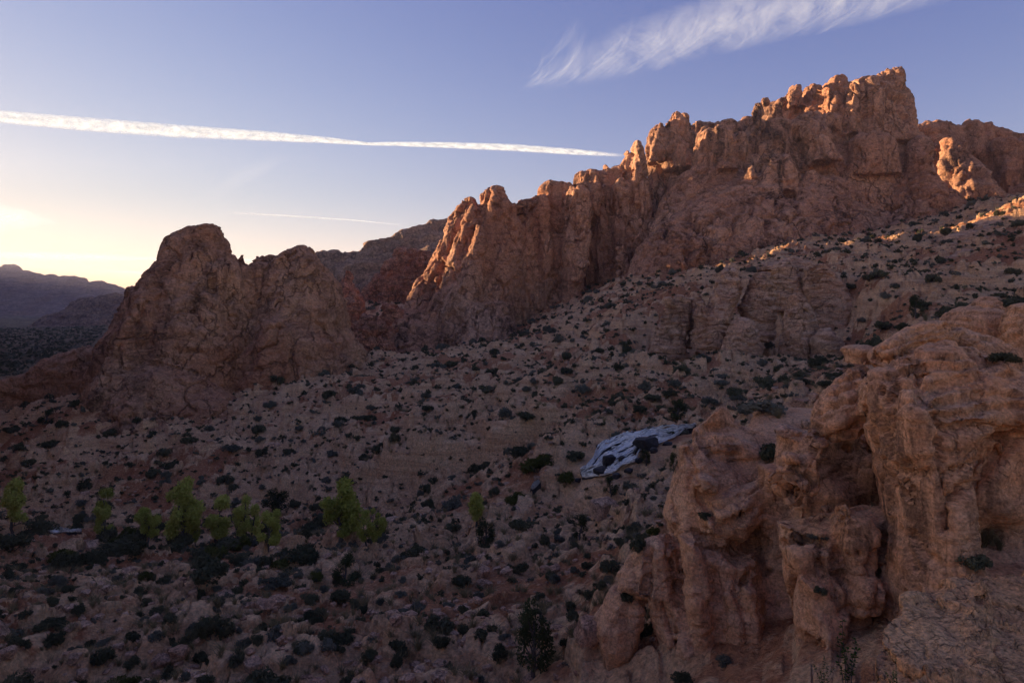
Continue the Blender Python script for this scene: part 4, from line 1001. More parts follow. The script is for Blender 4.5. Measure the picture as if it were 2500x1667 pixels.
# cracks and ledges traced on the photograph, cut into the rock where they stand
STROKES = [   # (points, width in metres, depth in metres)
    ([(2160, 1280), (2158, 1320), (2140, 1365), (2128, 1400)], 0.121, 0.57),
    ([(2430, 1060), (2470, 1075), (2440, 1115), (2400, 1165), (2350, 1195), (2310, 1235), (2302, 1290)], 0.108, 0.50),
    ([(2310, 1160), (2360, 1140), (2420, 1110), (2480, 1090)], 0.085, 0.32),
    ([(1585, 1340), (1582, 1400), (1574, 1450), (1586, 1500)], 0.108, 0.50),
    ([(1760, 1445), (1800, 1425), (1850, 1402), (1880, 1390)], 0.095, 0.38),
    ([(1690, 1150), (1705, 1205), (1740, 1262), (1770, 1310)], 0.095, 0.32),
    ([(1655, 1370), (1660, 1440), (1668, 1520), (1690, 1590)], 0.135, 0.50),
    ([(1620, 1480), (1640, 1560), (1650, 1630)], 0.121, 0.42),
    ([(1860, 1470), (1868, 1530), (1880, 1600)], 0.108, 0.38),
    ([(1905, 1330), (1940, 1318), (2006, 1322)], 0.085, 0.35),
    ([(2006, 1322), (2008, 1370), (2005, 1400)], 0.085, 0.38),
    ([(2160, 985), (2190, 945), (2230, 935), (2250, 900)], 0.085, 0.29),
    ([(2235, 905), (2240, 945), (2265, 990)], 0.085, 0.27),
    ([(2180, 880), (2240, 865), (2330, 870), (2400, 875)], 0.085, 0.20),
    ([(2160, 920), (2250, 890), (2340, 895), (2430, 880)], 0.085, 0.23),
    ([(2270, 950), (2350, 930), (2420, 910), (2490, 915)], 0.085, 0.23),
    ([(2290, 985), (2380, 965), (2490, 960)], 0.085, 0.23),
    ([(2300, 1020), (2400, 1000), (2500, 990)], 0.085, 0.20),
    ([(2305, 1050), (2400, 1040), (2500, 1052)], 0.095, 0.35),
    ([(2210, 1450), (2222, 1520), (2205, 1600), (2215, 1660)], 0.095, 0.38),
    ([(2140, 1470), (2150, 1560), (2158, 1660)], 0.085, 0.42),
    ([(1965, 1560), (1985, 1590), (2010, 1570)], 0.085, 0.35),
    ([(1938, 1400), (1935, 1470), (1945, 1560)], 0.135, 0.50),
    ([(2380, 1540), (2385, 1600), (2370, 1650)], 0.085, 0.20),
    ([(2450, 1560), (2480, 1550), (2498, 1560)], 0.085, 0.26),
    ([(2250, 1460), (2262, 1490), (2240, 1510)], 0.085, 0.26),
    ([(1700, 1330), (1760, 1345), (1830, 1340)], 0.085, 0.26),
    ([(1740, 1235), (1800, 1215), (1860, 1180)], 0.085, 0.32),
    ([(1760, 1290), (1800, 1275), (1850, 1240)], 0.085, 0.29),
    ([(2062, 925), (2090, 915), (2112, 905)], 0.085, 0.23),
    ([(2025, 965), (2070, 945), (2108, 930)], 0.085, 0.23),
    ([(2000, 1010), (2050, 985), (2104, 975)], 0.085, 0.20),
    ([(2150, 850), (2230, 822), (2330, 812), (2420, 830)], 0.085, 0.26),
    ([(2190, 820), (2270, 800), (2380, 797)], 0.085, 0.20),
    ([(1905, 1190), (1890, 1290), (1893, 1390), (1925, 1510), (1940, 1660)], 0.35, 0.75),
    ([(1690, 1295), (1740, 1322), (1800, 1335), (1870, 1325)], 0.22, 0.35),
    ([(1640, 1310), (1648, 1380), (1652, 1460), (1672, 1560), (1700, 1640)], 0.16, 0.40),
    ([(1745, 1400), (1740, 1480), (1760, 1580)], 0.20, 0.30),
    ([(1800, 1440), (1815, 1540), (1830, 1640)], 0.18, 0.35),
    ([(2045, 1260), (2040, 1330), (2048, 1390)], 0.10, 0.20),
    ([(2050, 1400), (2042, 1450), (2060, 1490), (2140, 1492)], 0.12, 0.35),
    ([(2142, 1385), (2145, 1440), (2140, 1490)], 0.09, 0.30),
    ([(2230, 1300), (2245, 1340), (2290, 1380)], 0.10, 0.20),
    ([(2200, 1290), (2215, 1340), (2235, 1390)], 0.09, 0.18),
    ([(2235, 1450), (2225, 1500), (2230, 1560)], 0.12, 0.30),
    ([(2255, 945), (2275, 1000), (2300, 1040)], 0.10, 0.30),
    ([(2140, 1000), (2160, 1060), (2180, 1110)], 0.10, 0.12),
    ([(1700, 1060), (1730, 1110), (1800, 1115)], 0.10, 0.22),
    ([(1715, 1075), (1760, 1068), (1800, 1075)], 0.14, 0.25),
    ([(1690, 1215), (1720, 1210), (1752, 1190)], 0.08, 0.25),
    ([(1640, 1230), (1650, 1270), (1640, 1310)], 0.09, 0.2),
    ([(1984, 1044), (2005, 1074), (2045, 1070), (2080, 1062), (2104, 1040)], 0.12, 0.40),
    ([(2119, 884), (2112, 930), (2105, 985), (2106, 1030), (2122, 1086), (2142, 1132), (2150, 1200)], 0.12, 0.45),
    ([(2124, 874), (2150, 884), (2198, 858), (2251, 841), (2321, 829), (2391, 838), (2426, 880)], 0.11, 0.35),
    ([(1988, 1080), (1976, 1130), (1982, 1195)], 0.10, 0.30),
    ([(1905, 1245), (1990, 1264), (2060, 1250), (2120, 1228)], 0.10, 0.22),
    ([(1980, 930), (2060, 890), (2110, 888)], 0.08, 0.2),
    ([(1680, 1100), (1686, 1160), (1672, 1200)], 0.10, 0.30),
    ([(2160, 1120), (2190, 1150), (2230, 1160), (2290, 1150)], 0.08, 0.16),
    ([(2290, 1075), (2296, 1130), (2300, 1200), (2302, 1290)], 0.10, 0.25),
]
bvh = BVHTree.FromPolygons(NV.tolist(), NQ.tolist())
NN = vnormals(NV, NQ)
cut = np.zeros(len(NV), np.float32)
rng = np.random.default_rng(4)
for pts, w, dep in STROKES:
    hits = []
    for (a, b_) in zip(pts[:-1], pts[1:]):
        n = max(2, int(math.hypot(a[0] - b_[0], a[1] - b_[1]) / 3))
        for i in range(n):
            t = i / n
            q = at(a[0] + (b_[0] - a[0]) * t, a[1] + (b_[1] - a[1]) * t, 1.0).normalized()
            h_ = bvh.ray_cast(Vector((0, 0, 0)), q, 60)
            if h_[0] is not None: hits.append(h_[0])
    if not hits: continue
    H = np.array(hits, np.float32)
    H += rng.normal(0, w * 0.35, H.shape).astype(np.float32)
    lo, hi = H.min(0) - w * 3, H.max(0) + w * 3
    sel = np.nonzero(((NV > lo) & (NV < hi)).all(1))[0]
    if not len(sel): continue
    dmin = np.full(len(sel), 9.0, np.float32)
    for q in H:
        dmin = np.minimum(dmin, ((NV[sel] - q) ** 2).sum(1))
    dd = np.sqrt(dmin)
    cut[sel] = np.maximum(cut[sel], dep * np.exp(-(dd / w) ** 2))
    cut[sel] = np.where(cut[sel] < 0.02, cut[sel] - 0.10 * dep * np.exp(-((dd - 2.2 * w) / w) ** 2), cut[sel])
# rounded holes
for x, y, r_ in ((2178, 1170, 0.10), (2205, 1205, 0.12), (2218, 1216, 0.08), (2152, 955, 0.12), (2212, 1180, 0.08), (2095, 1352, 0.09), (2070, 1353, 0.06), (2052, 1355, 0.06), (2070, 1092, 0.12), (2225, 1195, 0.07)):
    h_ = bvh.ray_cast(Vector((0, 0, 0)), at(x, y, 1.0).normalized(), 60)
    if h_[0] is not None:
        d2 = ((NV - np.array(h_[0], np.float32)) ** 2).sum(1)
        cut = np.maximum(cut, 0.35 * np.exp(-(d2 / r_ ** 2) ** 2))
NV = NV - NN * cut[:, None]
rib = sstep(-7.2, -8.6, NV[:, 2]) * sstep(10.5, 8.5, NV[:, 0])          # vertical ribs low on the left
NN = vnormals(NV, NQ)
NV = NV + NN * (rib * 0.10 * (ridged(NV, 1.1, 3, 0.55, 141, 0.12) - 0.8))[:, None]
NV = weather(NV, NQ, big=(3.0, 0.05), strata=((0.5, 0.035), (0.21, 0.028)), block=((1.5, 0.06, 0.09, 0.6), (0.65, 0.035, 0.05, 0.7), (0.3, 0.015, 0.015, 0.9)), small=(0.35, 0.012), pock=(0.28, 0.03), tilt=(-0.34, 0.14), seed=40, it=0)
fs = Field((4.6, 6.5, -8.2), (12.5, 16.8, -4.6), 0.062)
fs.pillar([(1425, 2440, 2760), (1455, 2395, 2800), (1490, 2270, 2850), (1540, 2225, 2900), (1600, 2190, 2950), (1680, 2150, 3000), (1800, 2100, 3100)], [14.8, 13.8, 12.9, 12.0, 11.2, 10.4, 9.4], [1.0, 1.6, 2.0, 2.3], k=0.3, p=2.2)
SV_, SQ_ = fs.surface()
SV_ = weather(SV_, SQ_, big=(2.2, 0.16), strata=((0.5, 0.05), (0.2, 0.02)), crack=((1.5, 0.20, 0.8), (0.7, 0.10, 0.8)), block=((1.5, 0.09, 0.10, 0.9), (0.6, 0.04, 0.04, 0.9)), small=(0.4, 0.03), pock=(0.3, 0.06), seed=44)
ROCKS.append((SV_, SQ_))
rock_object('rock_slab', SV_, SQ_, M['pale'], 'close pale pitted sandstone slab filling the bottom right corner', 'rock slab')
ROCKS.append((NV, NQ))
OUTCROP = rock_object('sandstone_outcrop', NV, NQ, M['near'], 'near orange sandstone outcrop with a domed top and shaded alcove, lower right', 'rock outcrop')
print('outcrop', round(time.time() - T0, 1))
# ------------------------------------------------------------------ finding where a sight line meets the place
NBVH = BVHTree.FromPolygons(NV.tolist() + SV_.tolist(), NQ.tolist() + (SQ_ + len(NV)).tolist())
GZ = GV[:, 2].reshape(GNR, GNC)


def ground_hit(px, py):
    """first ground point on the sight line through a traced pixel"""
    u = (px - CX) / F
    fu = float(np.interp(u, GU, np.arange(GNC)))
    i = min(int(fu), GNC - 2); a = fu - i
    col = GZ[:, i] * (1 - a) + GZ[:, i + 1] * a
    ray = (HY - py) / F * GYS
    ok = np.nonzero((col > ray) & (GYS > 9))[0]
    if not len(ok): return None
    k = ok[0]
    if k == 0: return None
    d0, d1 = ray[k - 1] - col[k - 1], col[k] - ray[k]
    Y = GYS[k - 1] + (GYS[k] - GYS[k - 1]) * d0 / max(d0 + d1, 1e-6)
    return Vector((u * Y, Y, (HY - py) / F * Y))


def near_hit(px, py):
    h_ = NBVH.ray_cast(Vector((0, 0, 0)), at(px, py, 1.0).normalized(), 60)
    return h_[0]


def spot(px, py):
    """the nearer of ground and near outcrop"""
    g, n = ground_hit(px, py), near_hit(px, py)
    if g is None or (n is not None and n.y < g.y): return n
    return g


# depth map of the rocks, to know what is hidden
ZB = np.full((1667 // 8 + 1, 2500 // 8 + 1), 1e9, np.float32)
for V_, Q_ in ROCKS:
    m_ = V_[:, 1] > 2
    px_ = (CX + F * V_[m_, 0] / V_[m_, 1]) / 8; py_ = (HY - F * V_[m_, 2] / V_[m_, 1]) / 8
    k_ = (px_ >= 0) & (px_ < ZB.shape[1]) & (py_ >= 0) & (py_ < ZB.shape[0])
    np.minimum.at(ZB, (py_[k_].astype(int), px_[k_].astype(int)), V_[m_][k_, 1])


def project(p):
    return CX + F * p[0] / p[1], HY - F * p[2] / p[1]


def hidden(p, h=0.5):
    for dz in (h, h * 0.3):
        x, y = project((p[0], p[1], p[2] + dz))
        if not (0 <= x < 2500 and 0 <= y < 1667): return True
        if ZB[int(y / 8), int(x / 8)] > p[1] - 1.0: return False
    return True


def inside_rock(p, h):
    """would the plant stand in a rock rather than on the ground?"""
    x, y = project((p[0], p[1], p[2] + h * 0.6))
    return 0 <= x < 2500 and 0 <= y < 1667 and ZB[int(y / 8), int(x / 8)] < p[1] - 0.3


# ------------------------------------------------------------------ water
def water_material():
    """froth: white with grey-blue thin places drawn out along the flow"""
    m, N, Lk, out = nodes_of('white_water')
    b = NB(N, Lk)
    uv = N.new('ShaderNodeUVMap'); uv.uv_map = 'flow'
    st = b.noise(b.vmul(uv.outputs['UV'], (60.0, 9.0, 1.0)), 1.0, 5, 0.65, 0.8)
    col = b.mix(b.ramp(st, [(0.36, 0.0), (0.52, 1.0)]), (0.46, 0.43, 0.39), (1.0, 0.93, 0.78))
    Lk.new(b.bsdf(col, 0.25, b.bump(st, 0.8, 0.15), 0.9), out.inputs['Surface'])
    return m


M['water'] = water_material()
wm, WN, WL, wo = nodes_of('wet_dark_rock')
wb = NB(WN, WL)
wg = WN.new('ShaderNodeNewGeometry')
wnz = wb.noise(wg.outputs['Position'], 3.0, 6, 0.65)
WL.new(wb.bsdf(wb.ramp(wnz, [(0.3, (0.012, 0.011, 0.012)), (0.7, (0.05, 0.042, 0.038))]), 0.6, wb.bump(wnz, 1.0, 0.2), 0.25), wo.inputs['Surface'])
M['wet'] = wm


def resample(pts, n):
    p = np.array(pts, float)
    d = np.concatenate([[0], np.cumsum(np.hypot(*np.diff(p[:, :2], axis=0).T))])
    t = np.linspace(0, d[-1], n)
    return np.stack([np.interp(t, d, p[:, k]) for k in range(p.shape[1])], 1)


def water_sheet(name, left, right, n, m, lift, lump, label, seed, strands=0, gaps=()):
    """left and right bank as (px, py, Y), flowing from the first point to the last: a lumpy wet bed and torn strands of white water over it"""
    A, B = resample(left, n), resample(right, n)
    t = np.linspace(0, 1, m)[None, :, None]
    G = A[:, None] * (1 - t) + B[:, None] * t
    for i in range(n):           # every point lies on the bed
        for j in range(m):
            h_ = ground_hit(G[i, j, 0], G[i, j, 1])
            if h_ is not None: G[i, j, 2] = h_.y
    for _ in range(6):
        G[1:-1, :, 2] = (G[:-2, :, 2] + G[1:-1, :, 2] + G[2:, :, 2]) / 3
        G[:, 1:-1, 2] = (G[:, :-2, 2] + G[:, 1:-1, 2] + G[:, 2:, 2]) / 3
    G[..., 2] *= 0.996
    X = (G[..., 0] - CX) / F * G[..., 2]; Y = G[..., 2]; Z = (HY - G[..., 1]) / F * G[..., 2]
    uu = np.broadcast_to(np.linspace(0, 1, m)[None], X.shape); vv = np.broadcast_to(np.linspace(0, 1, n)[:, None], X.shape)
    q = np.stack([uu.ravel() * 9, vv.ravel() * 9, np.zeros(X.size)], 1)
    d = (np.abs(fbm(q, 1.6, 3, 0.55, seed)) * lump).reshape(X.shape)
    S = np.stack([X, Y - d * 0.5, Z + lift + d], -1)
    V = S.copy(); V[..., 2] -= 0.12 + 0.9 * np.clip(1 - np.minimum(uu, 1 - uu) / 0.14, 0, 1) ** 1.5      # the bed dips under its banks
    V = V.reshape(-1, 3)
    i = (np.arange(n - 1)[:, None] * m + np.arange(m - 1)[None]).ravel()
    Q = np.stack([i, i + m, i + m + 1, i + 1], 1)
    UVs = np.stack([uu.ravel(), vv.ravel()], 1)
    MI = np.ones(len(Q), np.int32)
    VV, QQ, UU, MM, n0 = [V], [Q], [UVs], [MI], len(V)
    r = np.random.default_rng(seed)

    def P(u, v):
        fu, fv = np.clip(u, 0, 1) * (m - 1), np.clip(v, 0, 1) * (n - 1)
        a, b = np.minimum(fu.astype(int), m - 2), np.minimum(fv.astype(int), n - 2)
        p, w = (fu - a)[..., None], (fv - b)[..., None]
        return S[b, a] * (1 - p) * (1 - w) + S[b, a + 1] * p * (1 - w) + S[b + 1, a] * (1 - p) * w + S[b + 1, a + 1] * p * w
    for k in range(strands):
        u0, v0 = r.uniform(0.03, 0.97), r.uniform(-0.05, 0.95)
        if v0 > 0.42 and name == 'waterfall': u0 = r.choice([0.05, 0.11, 0.18, 0.38, 0.43, 0.61, 0.83, 0.9, 0.95]) + r.normal(0, 0.012)
        L = r.uniform(0.12, 0.5); K = 14
        v = np.linspace(v0, min(v0 + L, 1.0), K)
        if v[-1] - v[0] < 0.04: continue
        u = u0 + 0.03 * np.sin(v * r.uniform(8, 26) + r.uniform(0, 6)) + r.normal(0, 0.05) * (v - v0) / L
        if any(abs(u0 - g[0]) < g[2] * r.uniform(0.6, 1.2) and abs(v.mean() - g[1]) < g[3] for g in gaps): continue
        w = r.uniform(0.003, 0.015) * np.sin(np.linspace(0.15, 3.0, K)) ** 0.6
        hh = r.uniform(0.04, 0.16)
        cols = []
        for e, up in ((-1, -0.04), (-0.5, 0.7), (0, 1.0), (0.5, 0.75), (1, -0.04)):
            c = P(u + e * w * (1 + r.normal(0, 0.15, K)), v)
            c[:, 2] += up * hh * (1 + r.normal(0, 0.35, K)); c[:, 1] -= max(up, 0) * hh * 0.6
            cols.append(c)
        W = np.stack(cols, 1).reshape(-1, 3)
        ii = (np.arange(K - 1)[:, None] * 5 + np.arange(4)[None]).ravel()
        VV.append(W); QQ.append(np.stack([ii, ii + 5, ii + 6, ii + 1], 1) + n0); n0 += len(W)
        UU.append(np.stack([np.repeat(u, 5) + np.tile([-1, -0.5, 0, 0.5, 1], K) * np.repeat(w, 5), np.repeat(v, 5)], 1)); MM.append(np.zeros(len(ii), np.int32))
    V = np.concatenate(VV); Q = np.concatenate(QQ)
    base = Vector(V.mean(0)); base.z = V[:, 2].min()
    me = mesh_from(name, V - np.array(base), Q, [M['water'], M['wet']])
    me.polygons.foreach_set('material_index', np.concatenate(MM))
    me.uv_layers.new(name='flow').data.foreach_set('uv', np.concatenate(UU)[Q.ravel()].astype(np.float32).ravel())
    o = link(name, me, loc=base)
    return tag(o, label, None, None, 'structure')


def g3(px, py, k=0.985):
    h_ = ground_hit(px, py)
    return (px, py, (h_.y if h_ is not None else 64) * k)


def bank(pts, k=0.985):
    """sight lines to the bed, evened out"""
    r = [g3(x, y, k) for x, y in pts]
    Ys = np.array([q[2] for q in r])
    Ys = np.convolve(np.pad(Ys, 2, mode='edge'), np.ones(5) / 5, 'valid')
    return [(x, y, Y) for (x, y, _), Y in zip(r, Ys)]


water_sheet('waterfall',
            bank([(1700, 1038), (1682, 1040), (1622, 1043), (1583, 1043), (1568, 1052), (1546, 1055), (1520, 1060), (1495, 1072), (1466, 1084), (1455, 1102), (1448, 1119), (1435, 1134), (1416, 1152)]),
            bank([(1690, 1048), (1673, 1052), (1648, 1069), (1615, 1086), (1590, 1093), (1575, 1098), (1560, 1108), (1556, 1126), (1538, 1136), (1520, 1143), (1500, 1156), (1470, 1166), (1421, 1168)]),
            110, 60, 0.05, 0.35, 'white waterfall foaming over dark rocks left of the near outcrop', 61, 250, ((0.66, 0.42, 0.20, 0.17), (0.28, 0.72, 0.07, 0.16), (0.52, 0.74, 0.06, 0.16), (0.72, 0.76, 0.07, 0.14), (0.45, 0.95, 0.14, 0.06)))
water_sheet('stream', bank([(112, 1293), (128, 1289), (150, 1288), (168, 1294), (200, 1294)]), bank([(112, 1299), (130, 1305), (150, 1304), (168, 1302), (200, 1303)]), 40, 16, 0.12, 0.2, 'small patch of white creek water by the red bank at the left edge', 62, 120)
water_sheet('stream', bank([(1312, 1176), (1303, 1182), (1294, 1192)]), bank([(1322, 1178), (1312, 1190), (1300, 1200)]), 24, 12, 0.1, 0.15, 'small white splash of creek water below the waterfall', 63, 60)

# ------------------------------------------------------------------ loose stones
def stone_mesh(seed, flat=0.7, wet=False):
    import bmesh
    r = np.random.default_rng(seed)
    bm = bmesh.new()
    for _ in range(22):
        d = r.normal(0, 1, 3); d /= np.linalg.norm(d)
        e = np.sign(d) * np.abs(d) ** 0.62
        e *= r.uniform(0.8, 1.05)
        bm.verts.new((e[0] * 0.5, e[1] * 0.42, (e[2] * 0.5 + 0.28) * flat))
    res = bmesh.ops.convex_hull(bm, input=bm.verts)
    bmesh.ops.delete(bm, geom=[v for v in bm.verts if not v.link_faces], context='VERTS')
    bmesh.ops.bevel(bm, geom=list(bm.edges), offset=0.035, segments=1, affect='EDGES', clamp_overlap=True)
    me = bpy.data.meshes.new('stone'); bm.to_mesh(me); bm.free()
    me.materials.append(M['wet'] if wet else M['stone'])
    for p in me.polygons: p.use_smooth = False
    return me


M['grey_slab'] = sandstone('grey_slab_rock', (0.30, 0.20, 0.165), (0.36, 0.26, 0.22), (0.2, 0.12, 0.1), 0.3, 0.1, 0.3)
STONES = [stone_mesh(100 + i, f_) for i, f_ in enumerate((0.8, 0.55, 0.7, 0.45, 0.9, 0.6))]


def stone(px, py, wpx, k, label, rz=0.0, tilt=0.0, name='boulder', mesh=None, squash=1.0, sink=0.12, group=None):
    p = spot(px, py)
    if p is None: return None
    s_ = wpx * p.y / F
    o = link(name, mesh or STONES[k], loc=(p.x, p.y, p.z - sink * s_))
    o.rotation_euler = (tilt, tilt * 0.6, rz); o.scale = (s_, s_, s_ * squash)
    return tag(o, label, 'boulder', group)


rock_in_fall = [stone_mesh(131, 0.7, True), stone_mesh(132, 1.2, True), stone_mesh(133, 0.8, True)]
stone(1573, 1100, 74, 0, 'large dark wet rock hump splitting the waterfall', 0.3, -0.15, 'wet_boulder', rock_in_fall[0], 0.75, -0.06)
stone(1487, 1136, 34, 0, 'dark wet rock showing through the falling water at left', 0.5, 0, 'wet_boulder', rock_in_fall[1], 0.8, -0.10)
stone(1519, 1130, 22, 0, 'small dark wet rock in the middle of the waterfall', 1.2, 0, 'wet_boulder', rock_in_fall[1], 0.8, -0.12)
stone(1468, 1160, 44, 0, 'dark wet rock at the foot of the waterfall', 2.0, 0, 'wet_boulder', rock_in_fall[2], 0.7, -0.08)
for i, (px, py, w_, lab) in enumerate(((1440, 1142, 26, 'wet rock at the left edge halfway down the waterfall'), (1505, 1168, 26, 'wet rock at the lower right foot of the waterfall'), (1535, 1150, 24, 'wet rock on the lower right bank of the waterfall'), (1562, 1124, 26, 'wet rock on the right bank beside the falling water'), (1596, 1104, 24, 'wet rock below the large hump on the right bank'), (1464, 1092, 22, 'wet rock at the left lip of the waterfall'), (1508, 1070, 20, 'small wet rock on the upper left bank of the waterfall'), (1545, 1062, 18, 'smallest wet rock on the upper bank of the waterfall'), (1630, 1086, 26, 'wet rock at the right bank near the top of the waterfall'), (1415, 1172, 22, 'wet rock at the lowest left end of the waterfall'))):
    stone(px, py, w_, 0, lab, i * 1.1, 0.05, 'wet_boulder', rock_in_fall[i % 3], 0.8, 0.15)
stone(1472, 1256, 76, 0, 'big square sandstone boulder on the slope below the waterfall', 0.5, 0.08, squash=1.1)
o_ = stone(1925, 1058, 70, 3, 'flat grey sandstone slab lying beside the leaning block', -0.2, 0.1, sink=0.05)
stone(1968, 1044, 34, 4, 'small angular block propped against the leaning block', 0.7, 0.2, sink=0.05)
stone(2016, 1247, 26, 0, 'loose block resting on the floor of the alcove', 0.4, 0.1, sink=0.05)
stone(1955, 990, 60, 2, 'reddish broken boulder behind the leaning block', 1.0, 0.1)
stone(1990, 975, 34, 0, 'round reddish boulder just left of the leaning block top', 2.0, 0.1)
stone(395, 1610, 55, 3, 'flat pink slab on the near slope at the bottom left', 0.3, 0.1)
stone(318, 1604, 30, 0, 'small round stone beside the flat pink slab', 0.3, 0.1)
stone(1180, 1430, 46, 2, 'tilted pink boulder on the near slope left of the outcrop', 0.9, 0.15)
stone(1330, 1400, 40, 4, 'pale boulder between bushes left of the outcrop buttress', 1.4, 0.1)

def scatter(n, seed, y0, y1):
    """candidate spots on the ground in view: x, distance, height, pixel"""
    r = np.random.default_rng(seed)
    px = r.uniform(-20, 2520, n); Y = np.exp(r.uniform(math.log(y0), math.log(y1), n))
    x = (px - CX) / F * Y
    z = ground_z(x, Y)
    return r, px, x, Y, z, HY - F * z / Y


STONE_SPOTS = []
r_, px_, x_, Y_, z_, py_ = scatter(14000, 77, 25, 150)
keep = r_.random(14000) < 0.25 + 1.3 * np.abs(np.sin(x_ * 0.21 + 1.3 * np.sin(Y_ * 0.13)) * np.sin(Y_ * 0.17 + x_ * 0.05))
keep &= (py_ > 850) & (py_ < 1690) & ~((x_ > 5) & (x_ < 20) & (Y_ > 57) & (Y_ < 70))
for i in np.nonzero(keep)[0]:
    s_ = min(0.32 * math.exp(r_.normal(0, 0.55)), 1.5)
    if inside_rock((x_[i], Y_[i], z_[i]), s_): continue
    STONE_SPOTS.append((s_ * F / Y_[i], float(x_[i]), float(Y_[i]), float(z_[i]), s_, float(px_[i]), float(py_[i])))
    if len(STONE_SPOTS) >= 2600: break
STONE_SPOTS.sort(reverse=True)


LANDMARKS = [(1530, 1090, 'the waterfall'), (1400, 1150, 'the foot of the waterfall'), (1472, 1235, 'the big square boulder'), (1652, 990, 'the round juniper above the waterfall'), (35, 1260, 'the leftmost cottonwood'), (256, 1290, 'the small round cottonwood'), (361, 1300, 'the small upright cottonwood'), (445, 1270, 'the tall full cottonwood'), (603, 1290, 'the broad many-stemmed cottonwood'), (656, 1310, 'the bright cottonwood ending the creek row'), (836, 1270, 'the tall narrow cottonwood'), (902, 1300, 'the wide low cottonwood'), (1163, 1255, 'the lone small cottonwood'), (840, 1390, 'the creek juniper'), (1303, 1560, 'the tall loose juniper'), (1416, 1280, 'the boulder juniper'), (1186, 1300, 'the bushy near juniper'), (680, 1225, 'the wide dark juniper'), (150, 1296, 'the white creek patch'), (80, 1340, 'the red bank'), (395, 1605, 'the flat pink slab'), (646, 1640, 'the very large bottom bush'), (36, 1640, 'the bottom left corner bush'), (517, 1510, 'the largest near-slope bush'), (679, 1530, 'the big grey near bush'), (1065, 1500, 'the large dark bush by the tall juniper'), (1560, 1400, 'the outcrop buttress'), (1480, 1560, 'the little stack under the buttress'), (1311, 1110, 'the olive willow'), (1100, 1100, 'the creek ledge'), (1780, 760, 'the tall bedded mound'), (1854, 740, 'the swirl-bedded mound'), (1947, 800, 'the capped cone mound'), (2010, 720, 'the broad sloping mound'), (1805, 830, 'the front left beehive mound'), (2020, 860, 'the front right banded mound'), (1640, 780, 'the ragged ribs'), (1600, 680, 'the recess in the cliff wall'), (1850, 590, 'the foot of the pale cliff face'), (2200, 570, 'the foot of the summit cliff'), (2390, 620, 'the sunlit swell'), (2440, 540, 'the long banded swell'), (1080, 830, 'the foot of the sunlit fin'), (1330, 740, 'the foot of the fluted wall'), (920, 800, 'the gap'), (200, 1000, 'the left toe of the butte'), (420, 990, 'the foot of the butte tower'), (720, 920, 'the foot of the second butte dome'), (120, 940, 'the low red rock'), (150, 830, 'the far valley floor'), (1150, 960, 'the middle of the far slope'), (900, 1020, 'the slope under the gap'), (500, 1100, 'the slope over the creek row'), (150, 1130, 'the far slope at the left edge'), (1450, 950, 'the flat left of the round juniper'), (1750, 920, 'the flat below the front mounds'), (1550, 860, 'the slope left of the front mounds'), (1300, 860, 'the slope under the fluted wall'), (1000, 1400, 'the slope under the wide low cottonwood'), (200, 1450, 'the pink ledge at the near left'), (720, 1400, 'the pink ledge under the creek row'), (1200, 1440, 'the tilted pink boulder'), (880, 1620, 'the bottom edge at the centre'), (2150, 760, 'the dark hollow behind the outcrop')]
ORD = ['nearest', 'second', 'third', 'fourth', 'fifth', 'sixth', 'seventh', 'eighth', 'ninth', 'tenth', 'eleventh', 'twelfth', '13th', '14th', '15th', '16th', '17th', '18th', '19th', '20th']


def place_labels(items, kind_words):
    """items (px, py); gives each a label by its nearest landmark, side and rank"""
    bins = {}
    for k, (px, py) in enumerate(items):
        d, j = min((math.hypot((px - l[0]), (py - l[1]) * 1.4), j) for j, l in enumerate(LANDMARKS))
        dx, dy = px - LANDMARKS[j][0], (py - LANDMARKS[j][1]) * 1.4
        side = ('right of' if dx > 0 else 'left of') if abs(dx) > abs(dy) else ('below' if dy > 0 else 'above')
        bins.setdefault((j, side, kind_words[k]), []).append((d, k))
    out = [None] * len(items)
    for (j, side, w), lst in bins.items():
        lst.sort()
        for n, (d, k) in enumerate(lst):
            o_ = '' if len(lst) == 1 else (', the ' + ORD[n] + (' one' if n else '')) if n < 20 else ', one farther off'
            out[k] = f'{w}{o_} {side} {LANDMARKS[j][2]}'
    return out


def stone_word(s_):
    return 'large' if s_ > 0.7 else 'medium' if s_ > 0.45 else 'small'


STONE_LABELS = place_labels([q[5:7] for q in STONE_SPOTS[:290]], [f'{stone_word(q[4])} sandstone block' for q in STONE_SPOTS[:290]])
for i, (w_, x, Y, z, s_, px, py) in enumerate(STONE_SPOTS[:290]):
    o = link('stone', STONES[i % 6], loc=(x, Y, z - 0.1 * s_))
    o.rotation_euler = (r_.normal(0, 0.15), r_.normal(0, 0.15), r_.uniform(0, 6.28)); o.scale = (s_ * r_.uniform(0.8, 1.3), s_, s_ * r_.uniform(0.7, 1.1))
    tag(o, STONE_LABELS[i], 'stone', 'loose stones strewn on the slopes')
